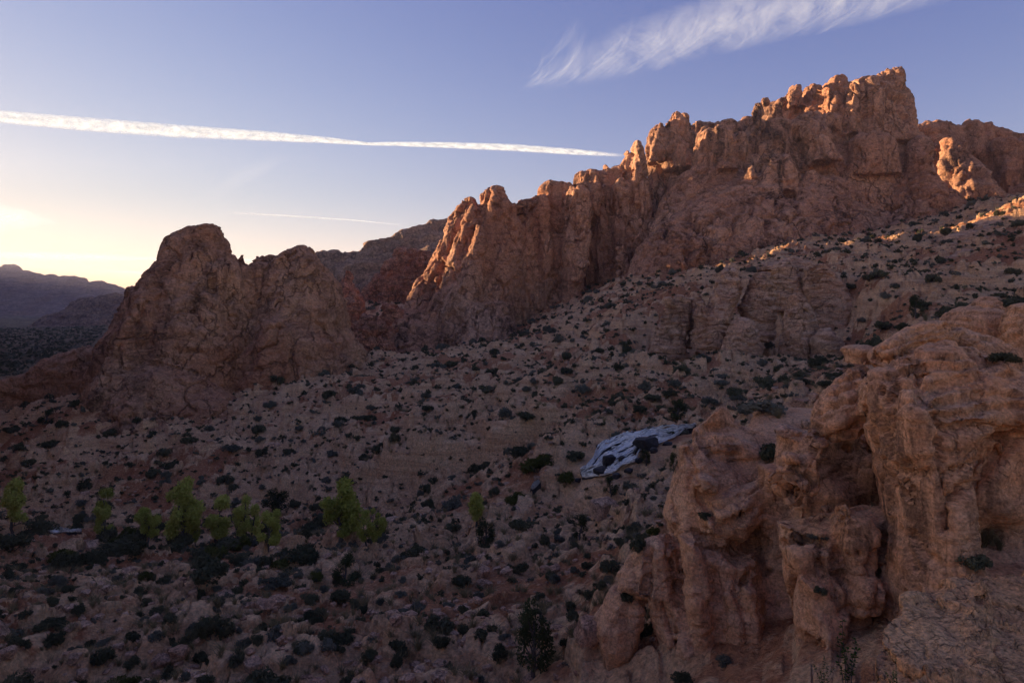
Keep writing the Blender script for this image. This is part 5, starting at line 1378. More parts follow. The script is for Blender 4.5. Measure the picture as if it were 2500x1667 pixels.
# the many little ones as one layer of rubble
SV, SQ, n0 = [], [], 0
base_v, base_f = [], []
for me in STONES:
    v = np.empty(len(me.vertices) * 3, np.float32); me.vertices.foreach_get('co', v)
    me.calc_loop_triangles()
    t = np.empty(len(me.loop_triangles) * 3, np.int32); me.loop_triangles.foreach_get('vertices', t)
    base_v.append(v.reshape(-1, 3)); base_f.append(t.reshape(-1, 3))
for i, (w_, x, Y, z, s_, px, py) in enumerate(STONE_SPOTS[290:]):
    v, t = base_v[i % 6], base_f[i % 6]
    a = r_.uniform(0, 6.28); c_, n_ = math.cos(a), math.sin(a)
    w = v * s_
    w = np.stack([w[:, 0] * c_ - w[:, 1] * n_, w[:, 0] * n_ + w[:, 1] * c_, w[:, 2]], 1) + np.array([x, Y, z - 0.1 * s_])
    SV.append(w); SQ.append(t + n0); n0 += len(v)
tag(link('rubble', mesh_from('rubble', np.concatenate(SV), np.concatenate(SQ), [M['stone']], False)), 'small scattered sandstone rubble on the slopes', None, None, 'stuff')
print('stones', round(time.time() - T0, 1))

# ------------------------------------------------------------------ plants
def leaf_material(name, c1, c2, trans=0.25):
    m, N, Lk, out = nodes_of(name)
    b = NB(N, Lk)
    oi = N.new('ShaderNodeObjectInfo'); geo = N.new('ShaderNodeNewGeometry')
    n = b.noise(geo.outputs['Position'], 2.2, 3, 0.6)
    f_ = b.math('ADD', b.math('MULTIPLY', oi.outputs['Random'], 0.5), b.math('MULTIPLY', n, 0.6))
    col = b.mix(b.ramp(f_, [(0.25, 0.0), (0.8, 1.0)]), c1, c2)
    d = N.new('ShaderNodeBsdfDiffuse'); t = N.new('ShaderNodeBsdfTranslucent'); mx = N.new('ShaderNodeMixShader')
    Lk.new(col, d.inputs['Color']); Lk.new(col, t.inputs['Color']); mx.inputs[0].default_value = trans
    Lk.new(d.outputs[0], mx.inputs[1]); Lk.new(t.outputs[0], mx.inputs[2])
    Lk.new(mx.outputs[0], out.inputs['Surface'])
    return m


M['sage'] = leaf_material('sagebrush_leaf', (0.10, 0.102, 0.072), (0.20, 0.19, 0.135))
M['black'] = leaf_material('blackbrush_leaf', (0.060, 0.064, 0.036), (0.135, 0.130, 0.072))
M['juniper'] = leaf_material('juniper_leaf', (0.036, 0.046, 0.022), (0.07, 0.082, 0.035))
M['cotton'] = leaf_material('cottonwood_leaf', (0.34, 0.35, 0.070), (0.54, 0.52, 0.12), 0.45)
M['olive'] = leaf_material('olive_willow_leaf', (0.075, 0.08, 0.022), (0.13, 0.13, 0.035), 0.35)
M['straw'] = leaf_material('dry_grass_blade', (0.20, 0.16, 0.08), (0.34, 0.27, 0.14), 0.3)
M['green'] = leaf_material('fresh_green_leaf', (0.05, 0.09, 0.018), (0.09, 0.14, 0.03), 0.35)


def bark_material():
    m, N, Lk, out = nodes_of('grey_bark')
    b = NB(N, Lk)
    geo = N.new('ShaderNodeNewGeometry')
    n = b.noise(b.vmul(geo.outputs['Position'], (8, 8, 1.5)), 3.0, 5, 0.6)
    Lk.new(b.bsdf(b.ramp(n, [(0.3, (0.05, 0.04, 0.035)), (0.7, (0.16, 0.13, 0.11))]), 0.9, b.bump(n, 0.6, 0.03)), out.inputs['Surface'])
    return m


M['bark'] = bark_material()


def leaf_cloud(seed, lumps, n, size, aspect=1.6, shell=0.55, droop=0.0):
    """leaf-sized quads spread through lumps [(centre, radii)]"""
    r = np.random.default_rng(seed)
    vol = np.array([np.prod(l[1]) ** 0.67 for l in lumps]); vol /= vol.sum()
    idx = r.choice(len(lumps), n, p=vol)
    C = np.array([l[0] for l in lumps])[idx]; Rr = np.array([l[1] for l in lumps])[idx]
    d = r.normal(0, 1, (n, 3)); d /= np.linalg.norm(d, axis=1, keepdims=True)
    P = C + d * Rr * (shell + (1 - shell) * r.random((n, 1)) ** 0.5) * r.uniform(0.75, 1.12, (n, 1))
    nrm = d + r.normal(0, 0.8, (n, 3)); nrm /= np.linalg.norm(nrm, axis=1, keepdims=True)
    t = np.cross(nrm, r.normal(0, 1, (n, 3))); t /= np.maximum(np.linalg.norm(t, axis=1, keepdims=True), 1e-6)
    b = np.cross(nrm, t)
    s_ = size * r.uniform(0.6, 1.4, (n, 1))
    t = t * s_ * aspect * 0.5; b = b * s_ * 0.5
    V = np.stack([P - t, P - b * 0.9, P + t, P + b * 0.9], 1).reshape(-1, 3)
    V[:, 2] = np.maximum(V[:, 2], -0.02)
    return V, np.arange(4 * n).reshape(-1, 4)


def tube(paths, sides=5):
    """tapered limbs [(points, radii)] as quads"""
    VV, QQ, n0 = [], [], 0
    for pts, rad in paths:
        pts = np.array(pts, float); k = len(pts)
        for i in range(k):
            d = pts[min(i + 1, k - 1)] - pts[max(i - 1, 0)]; d /= max(np.linalg.norm(d), 1e-9)
            a = np.cross(d, [0.3, 0.9, 0.2]); a /= np.linalg.norm(a); b = np.cross(d, a)
            for j in range(sides):
                th = 2 * math.pi * j / sides
                VV.append(pts[i] + rad[i] * (math.cos(th) * a + math.sin(th) * b))
        for i in range(k - 1):
            for j in range(sides):
                QQ.append((n0 + i * sides + j, n0 + i * sides + (j + 1) % sides, n0 + (i + 1) * sides + (j + 1) % sides, n0 + (i + 1) * sides + j))
        n0 += k * sides
    return np.array(VV), np.array(QQ)


def limb(r, a, b, ra, rb, n=5, wob=0.08):
    a, b = np.array(a, float), np.array(b, float)
    L = np.linalg.norm(b - a)
    pts = [a + (b - a) * t + (r.normal(0, wob * L, 3) if 0 < t < 1 else 0) for t in np.linspace(0, 1, n)]
    return pts, list(np.linspace(ra, rb, n))


def shrub_mesh(seed, n, size, mat, flat=0.75, lumps=9, spiky=0.0):
    """a shrub one unit wide"""
    r = np.random.default_rng(seed)
    L = []
    for i in range(lumps):
        a = r.uniform(0, 6.28); q = math.sqrt(r.random()) * 0.33
        h = flat * (0.62 - 0.9 * q) * r.uniform(0.5, 1.15)
        rad = r.uniform(0.12, 0.22)
        L.append((np.array([math.cos(a) * q, math.sin(a) * q, max(h * 0.72, rad * 0.6)]), np.array([rad, rad, rad * 0.9])))
    V, Q = leaf_cloud(seed + 1, L, n, size, 1.9, 0.35)
    st = []
    for i in range(8):
        c = L[i % lumps][0]
        st.append(limb(r, (r.normal(0, 0.03), r.normal(0, 0.03), -0.05), c * r.uniform(0.9, 1.25), 0.012, 0.004, 4))
    TV, TQ = tube(st, 3)
    me = mesh_from('shrub', np.concatenate([V, TV]), np.concatenate([Q, TQ + len(V)]), [M[mat], M['bark']], False)
    mi = np.zeros(len(Q) + len(TQ), np.int32); mi[len(Q):] = 1
    me.polygons.foreach_set('material_index', mi)
    return me


SAGE = [shrub_mesh(200 + i, 1100, 0.05, 'sage', 0.7 + 0.1 * (i % 3)) for i in range(5)]
BLACK = [shrub_mesh(220 + i, 1300, 0.05, 'black', 0.75 + 0.12 * (i % 3), 11) for i in range(5)]
OLIVE = [shrub_mesh(240 + i, 1100, 0.055, 'olive', 0.95, 10) for i in range(3)]
GREENS = [shrub_mesh(250 + i, 900, 0.06, 'green', 0.7, 9) for i in range(2)]


def grass_mesh(seed, n=90, mat='straw', h=0.7):
    r = np.random.default_rng(seed)
    V, Q = [], []
    for i in range(n):
        a = r.uniform(0, 6.28); q = r.random() * 0.12
        b = np.array([math.cos(a) * q, math.sin(a) * q, -0.03])
        lean = r.normal(0, 0.22, 2); hh = h * r.uniform(0.5, 1.1)
        w = np.array([-math.sin(a), math.cos(a), 0]) * 0.012
        m1 = b + np.array([lean[0] * 0.4, lean[1] * 0.4, hh * 0.6]); t = b + np.array([lean[0], lean[1], hh])
        k = len(V)
        V += [b - w, b + w, m1 + w * 0.8, m1 - w * 0.8, t + w * 0.2, t - w * 0.2]
        Q += [(k, k + 1, k + 2, k + 3), (k + 3, k + 2, k + 4, k + 5)]
    return mesh_from('grass_tuft', np.array(V), np.array(Q), [M[mat]], False)


GRASS = [grass_mesh(300 + i) for i in range(3)]


def tree_meshes(seed, kind):
    """trunk and crown, one unit tall"""
    r = np.random.default_rng(seed)
    limbs, L = [], []
    if kind == 'juniper':
        top = np.array([r.normal(0, 0.04), r.normal(0, 0.04), 0.7])
        limbs.append(limb(r, (0, 0, -0.06), top, 0.05, 0.012, 6, 0.03))
        for i in range(16):
            h = r.uniform(0.1, 0.85); a = r.uniform(0, 6.28)
            q = (0.36 - 0.26 * h) * r.uniform(0.55, 1.1)
            c = np.array([math.cos(a) * q, math.sin(a) * q, h])
            limbs.append(limb(r, top * min(h * 0.8 + 0.02, 0.9), c, 0.018, 0.005, 4, 0.06))
            s_ = r.uniform(0.09, 0.16)
            L.append((c, np.array([s_, s_, s_ * 1.15])))
        V, Q = leaf_cloud(seed + 1, L, 2600, 0.026, 1.7, 0.3)
        mat = 'juniper'
    else:
        slim = {'slim': 0.16, 'broad': 0.34, 'mid': 0.25}[kind]
        stems = [np.array([0, 0, 0.9])] if kind != 'broad' else [np.array([-0.25, 0.05, 0.8]), np.array([0.05, -0.05, 0.88]), np.array([0.28, 0.08, 0.7])]
        for tip in stems:
            tip = tip + r.normal(0, 0.03, 3)
            limbs.append(limb(r, (tip[0] * 0.25, tip[1] * 0.25, -0.05), tip, 0.03, 0.006, 7, 0.025))
            for i in range(17 if kind != 'broad' else 9):
                h = r.uniform(0.28, 0.98); a = r.uniform(0, 6.28)
                q = slim * (1.1 - abs(h - 0.65) * 1.1) * r.uniform(0.35, 1.0)
                c = np.array([tip[0] * h + math.cos(a) * q, tip[1] * h + math.sin(a) * q, h * tip[2] / 0.9])
                limbs.append(limb(r, np.array([tip[0] * h, tip[1] * h, (h - 0.14) * tip[2] / 0.9]), c, 0.01, 0.003, 4, 0.05))
                s_ = r.uniform(0.07, 0.14)
                L.append((c, np.array([s_, s_, s_ * 1.25])))
        V, Q = leaf_cloud(seed + 1, L, 7000, 0.029, 1.3, 0.05)
        mat = 'cotton'
    TV, TQ = tube(limbs, 5)
    return mesh_from('trunk', TV, TQ, [M['bark']]), mesh_from('crown', V, Q, [M[mat]], False)


TREES = {k: [tree_meshes(400 + i * 7 + 31 * j, k) for i in range(3)] for j, k in enumerate(('juniper', 'slim', 'mid', 'broad'))}


def tree(name, kind, px, py_base, h_px, label, cat, group, k=0, w=1.0, mat=None):
    p = spot(px, py_base)
    if p is None: return
    h = h_px * p.y / F
    e = bpy.data.objects.new(name, None); COL.objects.link(e)
    e.location = (p.x, p.y, p.z - 0.04 * h); e.rotation_euler.z = (px * 0.37) % 6.28; e.scale = (h * w, h * w, h)
    e.empty_display_size = 0.1
    tag(e, label, cat, group)
    tm, cm = TREES[kind][k % 3]
    link('trunk', tm, e); link('crown', cm, e)
    return e


CG = 'yellow-green cottonwoods along the creek'
for args in (
    ('mid', 35, 1300, 96, 'pale yellow-green cottonwood at the left edge behind dark bushes', 0, 1.0),
    ('slim', 254, 1275, 60, 'faint thin cottonwood standing behind the leftmost small one', 1, 1.1),
    ('mid', 256, 1322, 62, 'small round cottonwood second from the left by the creek', 2, 1.0),
    ('mid', 361, 1335, 72, 'small upright cottonwood between the leftmost ones and the tall one', 0, 1.0),
    ('mid', 445, 1335, 124, 'tall full cottonwood with the widest crown, left of centre by the creek', 1, 1.0),
    ('slim', 478, 1335, 46, 'tiny cottonwood at the right foot of the tall one', 0, 1.0),
    ('slim', 528, 1325, 80, 'slender cottonwood just right of the tall full one', 1, 1.3),
    ('broad', 603, 1325, 82, 'broad many-stemmed cottonwood in the middle of the creek row', 0, 1.0),
    ('mid', 656, 1345, 70, 'bright cottonwood at the right end of the left creek row', 2, 1.1),
    ('slim', 836, 1332, 122, 'tall narrow cottonwood standing apart near the bottom centre', 2, 1.35),
    ('broad', 902, 1330, 72, 'wide low cottonwood right beside the tall narrow one', 1, 0.95),
    ('slim', 1163, 1280, 56, 'small lone cottonwood halfway between creek row and waterfall', 0, 1.3),
):
    tree('cottonwood', args[0], args[1], args[2], args[3] * 1.3, args[4], 'tree', CG, args[5], args[6])

JG = 'dark junipers on the slopes'
for args in (
    (1652, 1022, 62, 'round dark juniper on the flat right above the waterfall', 0, 1.05),
    (1303, 1655, 205, 'tall loose juniper near the bottom edge left of the outcrop', 1, 0.72),
    (1416, 1314, 66, 'small dark juniper on the slope below the waterfall boulder', 2, 1.0),
    (840, 1425, 92, 'dark juniper in front of the tall narrow cottonwood', 0, 0.95),
    (1186, 1335, 78, 'bushy juniper on the near slope below the lone cottonwood', 1, 1.0),
    (2237, 776, 64, 'juniper with bare grey branches behind the dome of the outcrop', 2, 0.9),
    (680, 1256, 70, 'wide dark juniper on the slope above the right creek row', 1, 1.5),
    (1492, 1207, 56, 'dark juniper just below the foot of the waterfall', 0, 0.95),
    (1577, 1136, 44, 'small juniper at the lower right bank of the waterfall', 1, 1.0),
    (1645, 1152, 54, 'dark narrow juniper against the left side of the outcrop', 2, 0.7),
    (112, 1035, 44, 'round juniper at the foot of the low red rock by the butte', 0, 1.2),
    (650, 900, 26, 'small juniper on the ledge at the foot of the butte', 2, 1.1),
):
    tree('juniper', 'juniper', args[0], args[1], args[2], args[3], 'tree', JG, args[4], args[5])


def shrub(px, py, wpx, meshes, label, name, cat, group, k=0, hz=1.0, at_=None):
    p = at_ if at_ is not None else spot(px, py)
    if p is None: return
    s_ = wpx * p[1] / F
    o = link(name, meshes[k % len(meshes)], loc=(p[0], p[1], p[2] - 0.03 * s_))
    o.rotation_euler.z = (px * 1.7 + py) % 6.28; o.scale = (s_ * (0.85 + 0.7 * ((px * 0.731 + py * 0.377) % 1.0) ** 2), s_ * (0.75 + 0.35 * ((px * 0.417) % 1.0)), s_ * hz)
    return tag(o, label, cat, group)


BG = 'big dark bushes'
named = [
    (505, 1405, 120, BLACK, 'big dark bush below the slender cottonwood', 0.9), (630, 1392, 100, SAGE, 'greyish bush below the right end of the creek row', 0.8),
    (290, 1360, 120, BLACK, 'dark thicket below the small upright cottonwood', 0.7), (202, 1378, 80, BLACK, 'dark bush at the right end of the red bank', 0.9),
    (763, 1296, 74, BLACK, 'dark bush on the slope left of the tall narrow cottonwood', 0.8), (194, 1272, 46, BLACK, 'round dark bush above the creek patch', 1.0),
    (93, 1299, 84, BLACK, 'dark bush beside the leftmost cottonwood', 0.8), (28, 1345, 95, BLACK, 'dark bush at the left edge below the leftmost cottonwood', 0.9),
    (160, 1372, 62, OLIVE, 'olive green bush at the edge of the red bank', 0.8), (828, 1472, 88, BLACK, 'dark bush directly below the creek juniper', 0.8),
    (517, 1556, 108, BLACK, 'largest dark bush in the middle of the near slope', 1.2), (679, 1557, 100, SAGE, 'big grey bush right of the largest near bush', 0.8),
    (254, 1622, 80, BLACK, 'dark bush left of the flat pink slab', 1.0), (432, 1594, 58, BLACK, 'round dark bush right of the flat pink slab', 1.1),
    (646, 1690, 160, BLACK, 'very large bush cut by the bottom edge', 0.9), (36, 1690, 120, BLACK, 'large bush in the bottom left corner', 0.9),
    (836, 1566, 74, BLACK, 'dark bush on pale rock right of centre near the bottom', 0.8), (565, 1626, 58, SAGE, 'grey bush between the flat slab and the very large bush', 0.9),
    (303, 1680, 75, OLIVE, 'olive bush at the bottom edge right of the corner bush', 0.9), (731, 1586, 62, BLACK, 'small dark bush above the right end of the very large bush', 0.8),
    (133, 1530, 95, BLACK, 'spreading dark bush at the left of the near slope', 0.6), (20, 1558, 75, SAGE, 'grey bush at the left edge of the near slope', 0.8),
    (351, 1414, 40, OLIVE, 'small olive bush below the creek thicket', 1.0), (529, 1440, 30, SAGE, 'small pale sage on bare red soil', 0.9),
    (1274, 1288, 64, BLACK, 'dark bush on the slope left of the big square boulder', 0.9), (1362, 1323, 48, SAGE, 'grey sage left of the small boulder juniper', 0.9),
    (1516, 1335, 56, BLACK, 'dark bush on the left flank above the outcrop buttress', 0.9), (1559, 1345, 66, BLACK, 'taller dark bush pressed against the outcrop buttress', 1.1),
    (1598, 1306, 42, OLIVE, 'olive bush on the shoulder of the outcrop buttress', 1.0), (1495, 1394, 76, BLACK, 'dark bush filling the hollow left of the buttress', 0.9),
    (1883, 1115, 100, BLACK, 'dark bush in the hollow of the outcrop left of the alcove rib', 0.75), (1868, 1008, 115, SAGE, 'grassy grey bush on the bench behind the outcrop top', 0.7),
    (2383, 1388, 104, BLACK, 'dark bush on the ledge at the right edge of the outcrop', 0.8), (2000, 1446, 52, BLACK, 'small dark bush under the rib below the alcove', 0.8),
    (1718, 1264, 46, BLACK, 'small bush on the pale left face of the outcrop', 0.8), (1995, 1312, 48, SAGE, 'wispy bush on the crack below the alcove floor', 0.8),
    (1532, 1462, 52, BLACK, 'small bush at the foot of the outcrop buttress', 0.8), (1760, 1622, 64, SAGE, 'grey bush in the gully at the foot of the outcrop', 0.8),
    (1665, 1672, 85, BLACK, 'dark bush at the bottom edge in the outcrop gully', 0.9), (2452, 884, 74, BLACK, 'dark bush behind the right shoulder of the dome', 0.9),
    (2330, 765, 56, BLACK, 'bush on the striped slickrock behind the dome', 0.7), (2475, 745, 78, BLACK, 'dark bush at the right edge above the slickrock humps', 0.7),
    (1311, 1150, 80, OLIVE, 'olive green willow bush left of the waterfall', 1.1), (1384, 1178, 66, OLIVE, 'olive bush at the left foot of the waterfall', 0.9),
    (1400, 1120, 60, BLACK, 'dark bush on the bank above the left foot of the waterfall', 0.9), (1260, 1225, 60, OLIVE, 'olive bush on the creek bank below the waterfall willow', 0.8),
    (1020, 1352, 70, BLACK, 'dark bush on the near slope right of the wide low cottonwood', 0.7), (930, 1300, 40, OLIVE, 'green bush under the wide low cottonwood', 0.9),
    (1065, 1535, 110, BLACK, 'large dark bush near the bottom left of the tall loose juniper', 0.8), (1000, 1500, 90, SAGE, 'twiggy grey bush left of the large dark bush', 0.8),
    (770, 1418, 56, OLIVE, 'olive bush left of the creek juniper', 0.9), (670, 1430, 72, SAGE, 'pale sage on the pink ledge below the creek row', 0.7),
]
for i, (px, py, w_, ms, lab, hz) in enumerate(named):
    nm = 'olive_bush' if ms is OLIVE else 'sagebrush' if ms is SAGE else 'dark_bush'
    shrub(px, py, w_, ms, lab, nm, 'bush', BG, i, hz)
# thicket along the creek
r_ = np.random.default_rng(55)
tk = []
for i in range(34):
    px = r_.uniform(120, 760); py = 1345 + 26 * math.sin(px * 0.012) + r_.normal(0, 14)
    tk.append((px, py, r_.uniform(44, 92)))
for i, ((px, py, w_), lab) in enumerate(zip(tk, place_labels([q[:2] for q in tk], ['dark riparian bush'] * len(tk)))):
    shrub(px, py, w_, BLACK if i % 4 else OLIVE, lab if i % 4 else lab.replace('dark', 'olive'), 'riparian_bush', 'bush', 'bushes in the creek thicket', i, r_.uniform(0.8, 1.2))
# straw tufts on the outcrop ledge
for i, (px, py, h_) in enumerate(((2400, 1330, 52), (2422, 1326, 44), (2440, 1338, 34), (2130, 1235, 14), (1900, 1020, 30), (2260, 782, 22))):
    p = near_hit(px, py) or spot(px, py)
    s_ = h_ * p.y / F * 1.4
    o = link('grass_tuft', GRASS[i % 3], loc=(p.x, p.y, p.z - 0.03)); o.scale = (s_,) * 3; o.rotation_euler.z = i
    tag(o, ['tallest dry straw tuft on the ledge at the right of the outcrop', 'second straw tuft on the right outcrop ledge', 'small straw tuft right of the tall ones on the outcrop ledge', 'tiny straw tuft at the right side of the alcove floor', 'dry tuft on the bench behind the leaning block', 'dry tuft below the bare juniper on the dome'][i], 'grass', 'dry grass tufts on the outcrop')


# young broad-leaved saplings at the very bottom
def sapling(px, py, h_px, seed, label):
    p = spot(px, py)
    h = h_px * p.y / F
    r = np.random.default_rng(seed)
    paths, tips = [], []
    for i in range(5):
        a = r.uniform(0, 6.28); q = 0.32 * r.random() if i else 0.02
        tip = np.array([math.cos(a) * q * 1.4, math.sin(a) * q * 0.6, r.uniform(0.55, 0.8) if i else 1.0])
        l_ = limb(r, (0, 0, -0.04), tip, 0.008, 0.003, 6, 0.03)
        paths.append(l_)
        for t in np.linspace(0.35, 1.0, 9):
            k = min(int(t * 5), 4); tips.append(l_[0][k] + (l_[0][k + 1] - l_[0][k]) * (t * 5 - k))
    TV, TQ = tube(paths, 4)
    V, Q = [], []
    for c in tips:
        for j in range(4):
            a = r.uniform(0, 6.28); el = r.uniform(-0.3, 0.9)
            d = np.array([math.cos(a) * math.cos(el), math.sin(a) * math.cos(el), math.sin(el)])
            s_ = np.cross(d, [0, 0, 1.0]); s_ /= max(np.linalg.norm(s_), 1e-6)
            L_ = r.uniform(0.035, 0.065); w = L_ * 0.33
            k = len(V)
            V += [c, c + d * L_ * 0.5 + s_ * w, c + d * L_, c + d * L_ * 0.5 - s_ * w]; Q.append((k, k + 1, k + 2, k + 3))
    e = bpy.data.objects.new('sapling', None); COL.objects.link(e); e.location = p; e.scale = (h,) * 3; e.empty_display_size = 0.1
    tag(e, label, 'sapling', 'green saplings at the bottom edge')
    link('stem', mesh_from('stem', TV, TQ, [M['bark']]), e); link('leaves', mesh_from('leaves', np.array(V), np.array(Q), [M['green']], False), e)


sapling(2062, 1690, 175, 1, 'taller green sapling with small leaves at the bottom edge of the outcrop')
sapling(2186, 1690, 80, 2, 'leafy green sapling at the bottom edge right of the taller one')
sapling(2010, 1690, 90, 3, 'sparse green sapling at the bottom edge left of the taller one')

# scattered shrubs: the largest in view one by one, the rest as scrub
SP = []
r_, px_, x_, Y_, z_, py_ = scatter(80000, 909, 26, 900)
cl = np.stack([x_, Y_, 0 * x_], 1).astype(np.float32)
dens = 0.85 + 0.8 * fbm(cl, 26, 2, 0.5, 700) + 0.75 * fbm(cl, 7, 2, 0.5, 701)
dens[(x_ > -50) & (x_ < -14) & (Y_ > 63) & (Y_ < 74)] *= 0.15      # bare red soil
dens[(px_ < 320) & (Y_ > 200)] += 0.6
dens[(((x_ + 54) / 9) ** 2 + ((Y_ - 79) / 5) ** 2) < 1.2] = 0
dens[Y_ < 60] *= 0.55
dens[(x_ > 5) & (x_ < 19) & (Y_ > 58) & (Y_ < 69)] = 0              # the waterfall
keep = (r_.random(80000) < dens) & (py_ < 1690) & (py_ > 480)
cells = {}
for i in np.nonzero(keep)[0]:
    x, Y, z, px, py = float(x_[i]), float(Y_[i]), float(z_[i]), float(px_[i]), float(py_[i])
    s_ = float(np.clip(math.exp(r_.normal(0.0, 0.45)), 0.35, 2.4)) * (0.8 if Y < 60 else 1.2 if Y < 75 else 1.5 if Y < 200 else 1.8)
    c_ = (int(x / 1.3), int(Y / 1.3))
    if Y < 300 and (c_ in cells or (s_ > 1.1 and any((c_[0] + i, c_[1] + j) in cells for i in (-1, 0, 1) for j in (-1, 0, 1)))): continue
    if inside_rock((x, Y, z), s_ * 0.6): continue
    cells[c_] = 1
    SP.append((s_ * F / Y, x, Y, z, s_, px, py))
    if len(SP) >= 9500: break
SP.sort(reverse=True)
kinds = [('sagebrush', SAGE, 'grey-green sagebrush'), ('blackbrush', BLACK, 'dark blackbrush'), ('blackbrush', BLACK, 'dark blackbrush'), ('blackbrush', BLACK, 'dark blackbrush')]
N_ONE = 520
count = {'sagebrush': 0, 'blackbrush': 0}
picked = []
for i, (w_, x, Y, z, s_, px, py) in enumerate(SP[:N_ONE]):
    nm, ms, word = kinds[int(r_.random() * 4)]
    if count[nm] >= 295: nm, ms, word = [k_ for k_ in kinds if k_[0] != nm][0]
    count[nm] += 1
    sz = 'large' if w_ > 60 else 'medium' if w_ > 34 else 'small'
    picked.append((px, py, w_, ms, f'{sz} {word}', nm, (x, Y, z)))
SHRUB_LABELS = place_labels([q[:2] for q in picked], [q[4] for q in picked])
for (px, py, w_, ms, word, nm, p), lab in zip(picked, SHRUB_LABELS):
    shrub(px, py, w_, ms, lab, nm, 'shrub', f'{nm} shrubs dotted over the slopes', int(r_.random() * 5), r_.uniform(0.85, 1.3), p)


def lite(seed, n):
    r = np.random.default_rng(seed)
    L = [(np.array([r.normal(0, 0.16), r.normal(0, 0.16), r.uniform(0.14, 0.36)]), np.array([0.2, 0.2, 0.17])) for _ in range(5)]
    return leaf_cloud(seed + 5, L, n, 0.13, 1.5, 0.4)


LITE = [lite(800 + i, 95) for i in range(6)]
for nm, mat, sel in (('sagebrush_scrub', 'sage', 0), ('blackbrush_scrub', 'black', 1)):
    SV, SQ, n0 = [], [], 0
    for i, (w_, x, Y, z, s_, px, py) in enumerate(SP[N_ONE:]):
        if (i % 3 == 0) != (sel == 0): continue
        v, q = LITE[i % 6]
        a = r_.uniform(0, 6.28); c_, n_ = math.cos(a) * s_, math.sin(a) * s_
        w = np.stack([v[:, 0] * c_ - v[:, 1] * n_, v[:, 0] * n_ + v[:, 1] * c_, v[:, 2] * s_ * r_.uniform(0.7, 1.1)], 1) + np.array([x, Y, z])
        SV.append(w); SQ.append(q + n0); n0 += len(v)
    tag(link(nm, mesh_from(nm, np.concatenate(SV), np.concatenate(SQ), [M[mat]], False)), 'low scrub speckling the slopes and far valley', None, None, 'stuff')
# dry grass tufts between the bushes
r_, px_, x_, Y_, z_, py_ = scatter(9000, 911, 26, 120)
keep = (r_.random(9000) < 0.28) & (py_ < 1690) & ~((x_ > 5) & (x_ < 19) & (Y_ > 58) & (Y_ < 69))
SV, SQ, n0 = [], [], 0
gv = [np.array([v.co[:] for v in g.vertices]) for g in GRASS]; gq = [np.array([p.vertices[:] for p in g.polygons]) for g in GRASS]
for k, i in enumerate(np.nonzero(keep)[0]):
    s_ = r_.uniform(0.35, 0.8)
    if inside_rock((x_[i], Y_[i], z_[i]), s_): continue
    q = gq[k % 3][: 80]
    v = gv[k % 3][: q.max() + 1] * [s_ * 1.5, s_ * 1.5, s_ * 0.8] * (1.0 + Y_[i] / 160)
    SV.append(v + np.array([x_[i], Y_[i], z_[i]])); SQ.append(q + n0); n0 += len(v)
tag(link('dry_grass', mesh_from('dry_grass', np.concatenate(SV), np.concatenate(SQ), [M['straw']], False)), 'dry straw grass between the bushes', None, None, 'stuff')
print('shrubs', len(SP), round(time.time() - T0, 1))
# ------------------------------------------------------------------ clouds and vapour trails
def vapour_material(name, scale, lo, hi, top, fade=0.8, endfade=0.08):
    m, N, Lk, out = nodes_of(name)
    b = NB(N, Lk)
    uv = N.new('ShaderNodeUVMap'); uv.uv_map = 'span'
    sep = N.new('ShaderNodeSeparateXYZ'); Lk.new(uv.outputs['UV'], sep.inputs[0])
    n = b.noise(b.vmul(uv.outputs['UV'], (scale[0], scale[1], 1.0)), 1.0, 6, 0.62, 0.5)
    v = sep.outputs['Y']
    edge = b.math('POWER', b.math('MULTIPLY', b.math('MULTIPLY', v, b.math('SUBTRACT', 1.0, v)), 4.0, clamp=True), fade)
    u = sep.outputs['X']
    ends = b.math('MULTIPLY', b.math('DIVIDE', u, endfade, clamp=True), b.math('DIVIDE', b.math('SUBTRACT', 1.0, u), endfade, clamp=True))
    a = b.math('MULTIPLY', b.math('MULTIPLY', b.ramp(n, [(lo, 0.0), (hi, 1.0)]), edge), b.math('MULTIPLY', ends, top), clamp=True)
    d = N.new('ShaderNodeBsdfDiffuse'); t = N.new('ShaderNodeBsdfTranslucent'); mx = N.new('ShaderNodeMixShader')
    d.inputs['Color'].default_value = (0.72, 0.88, 1.0, 1); t.inputs['Color'].default_value = (0.72, 0.88, 1.0, 1); mx.inputs[0].default_value = 0.85
    Lk.new(d.outputs[0], mx.inputs[1]); Lk.new(t.outputs[0], mx.inputs[2])
    tr = N.new('ShaderNodeBsdfTransparent'); m2 = N.new('ShaderNodeMixShader')
    Lk.new(a, m2.inputs[0]); Lk.new(tr.outputs[0], m2.inputs[1]); Lk.new(mx.outputs[0], m2.inputs[2])
    Lk.new(m2.outputs[0], out.inputs['Surface'])
    return m


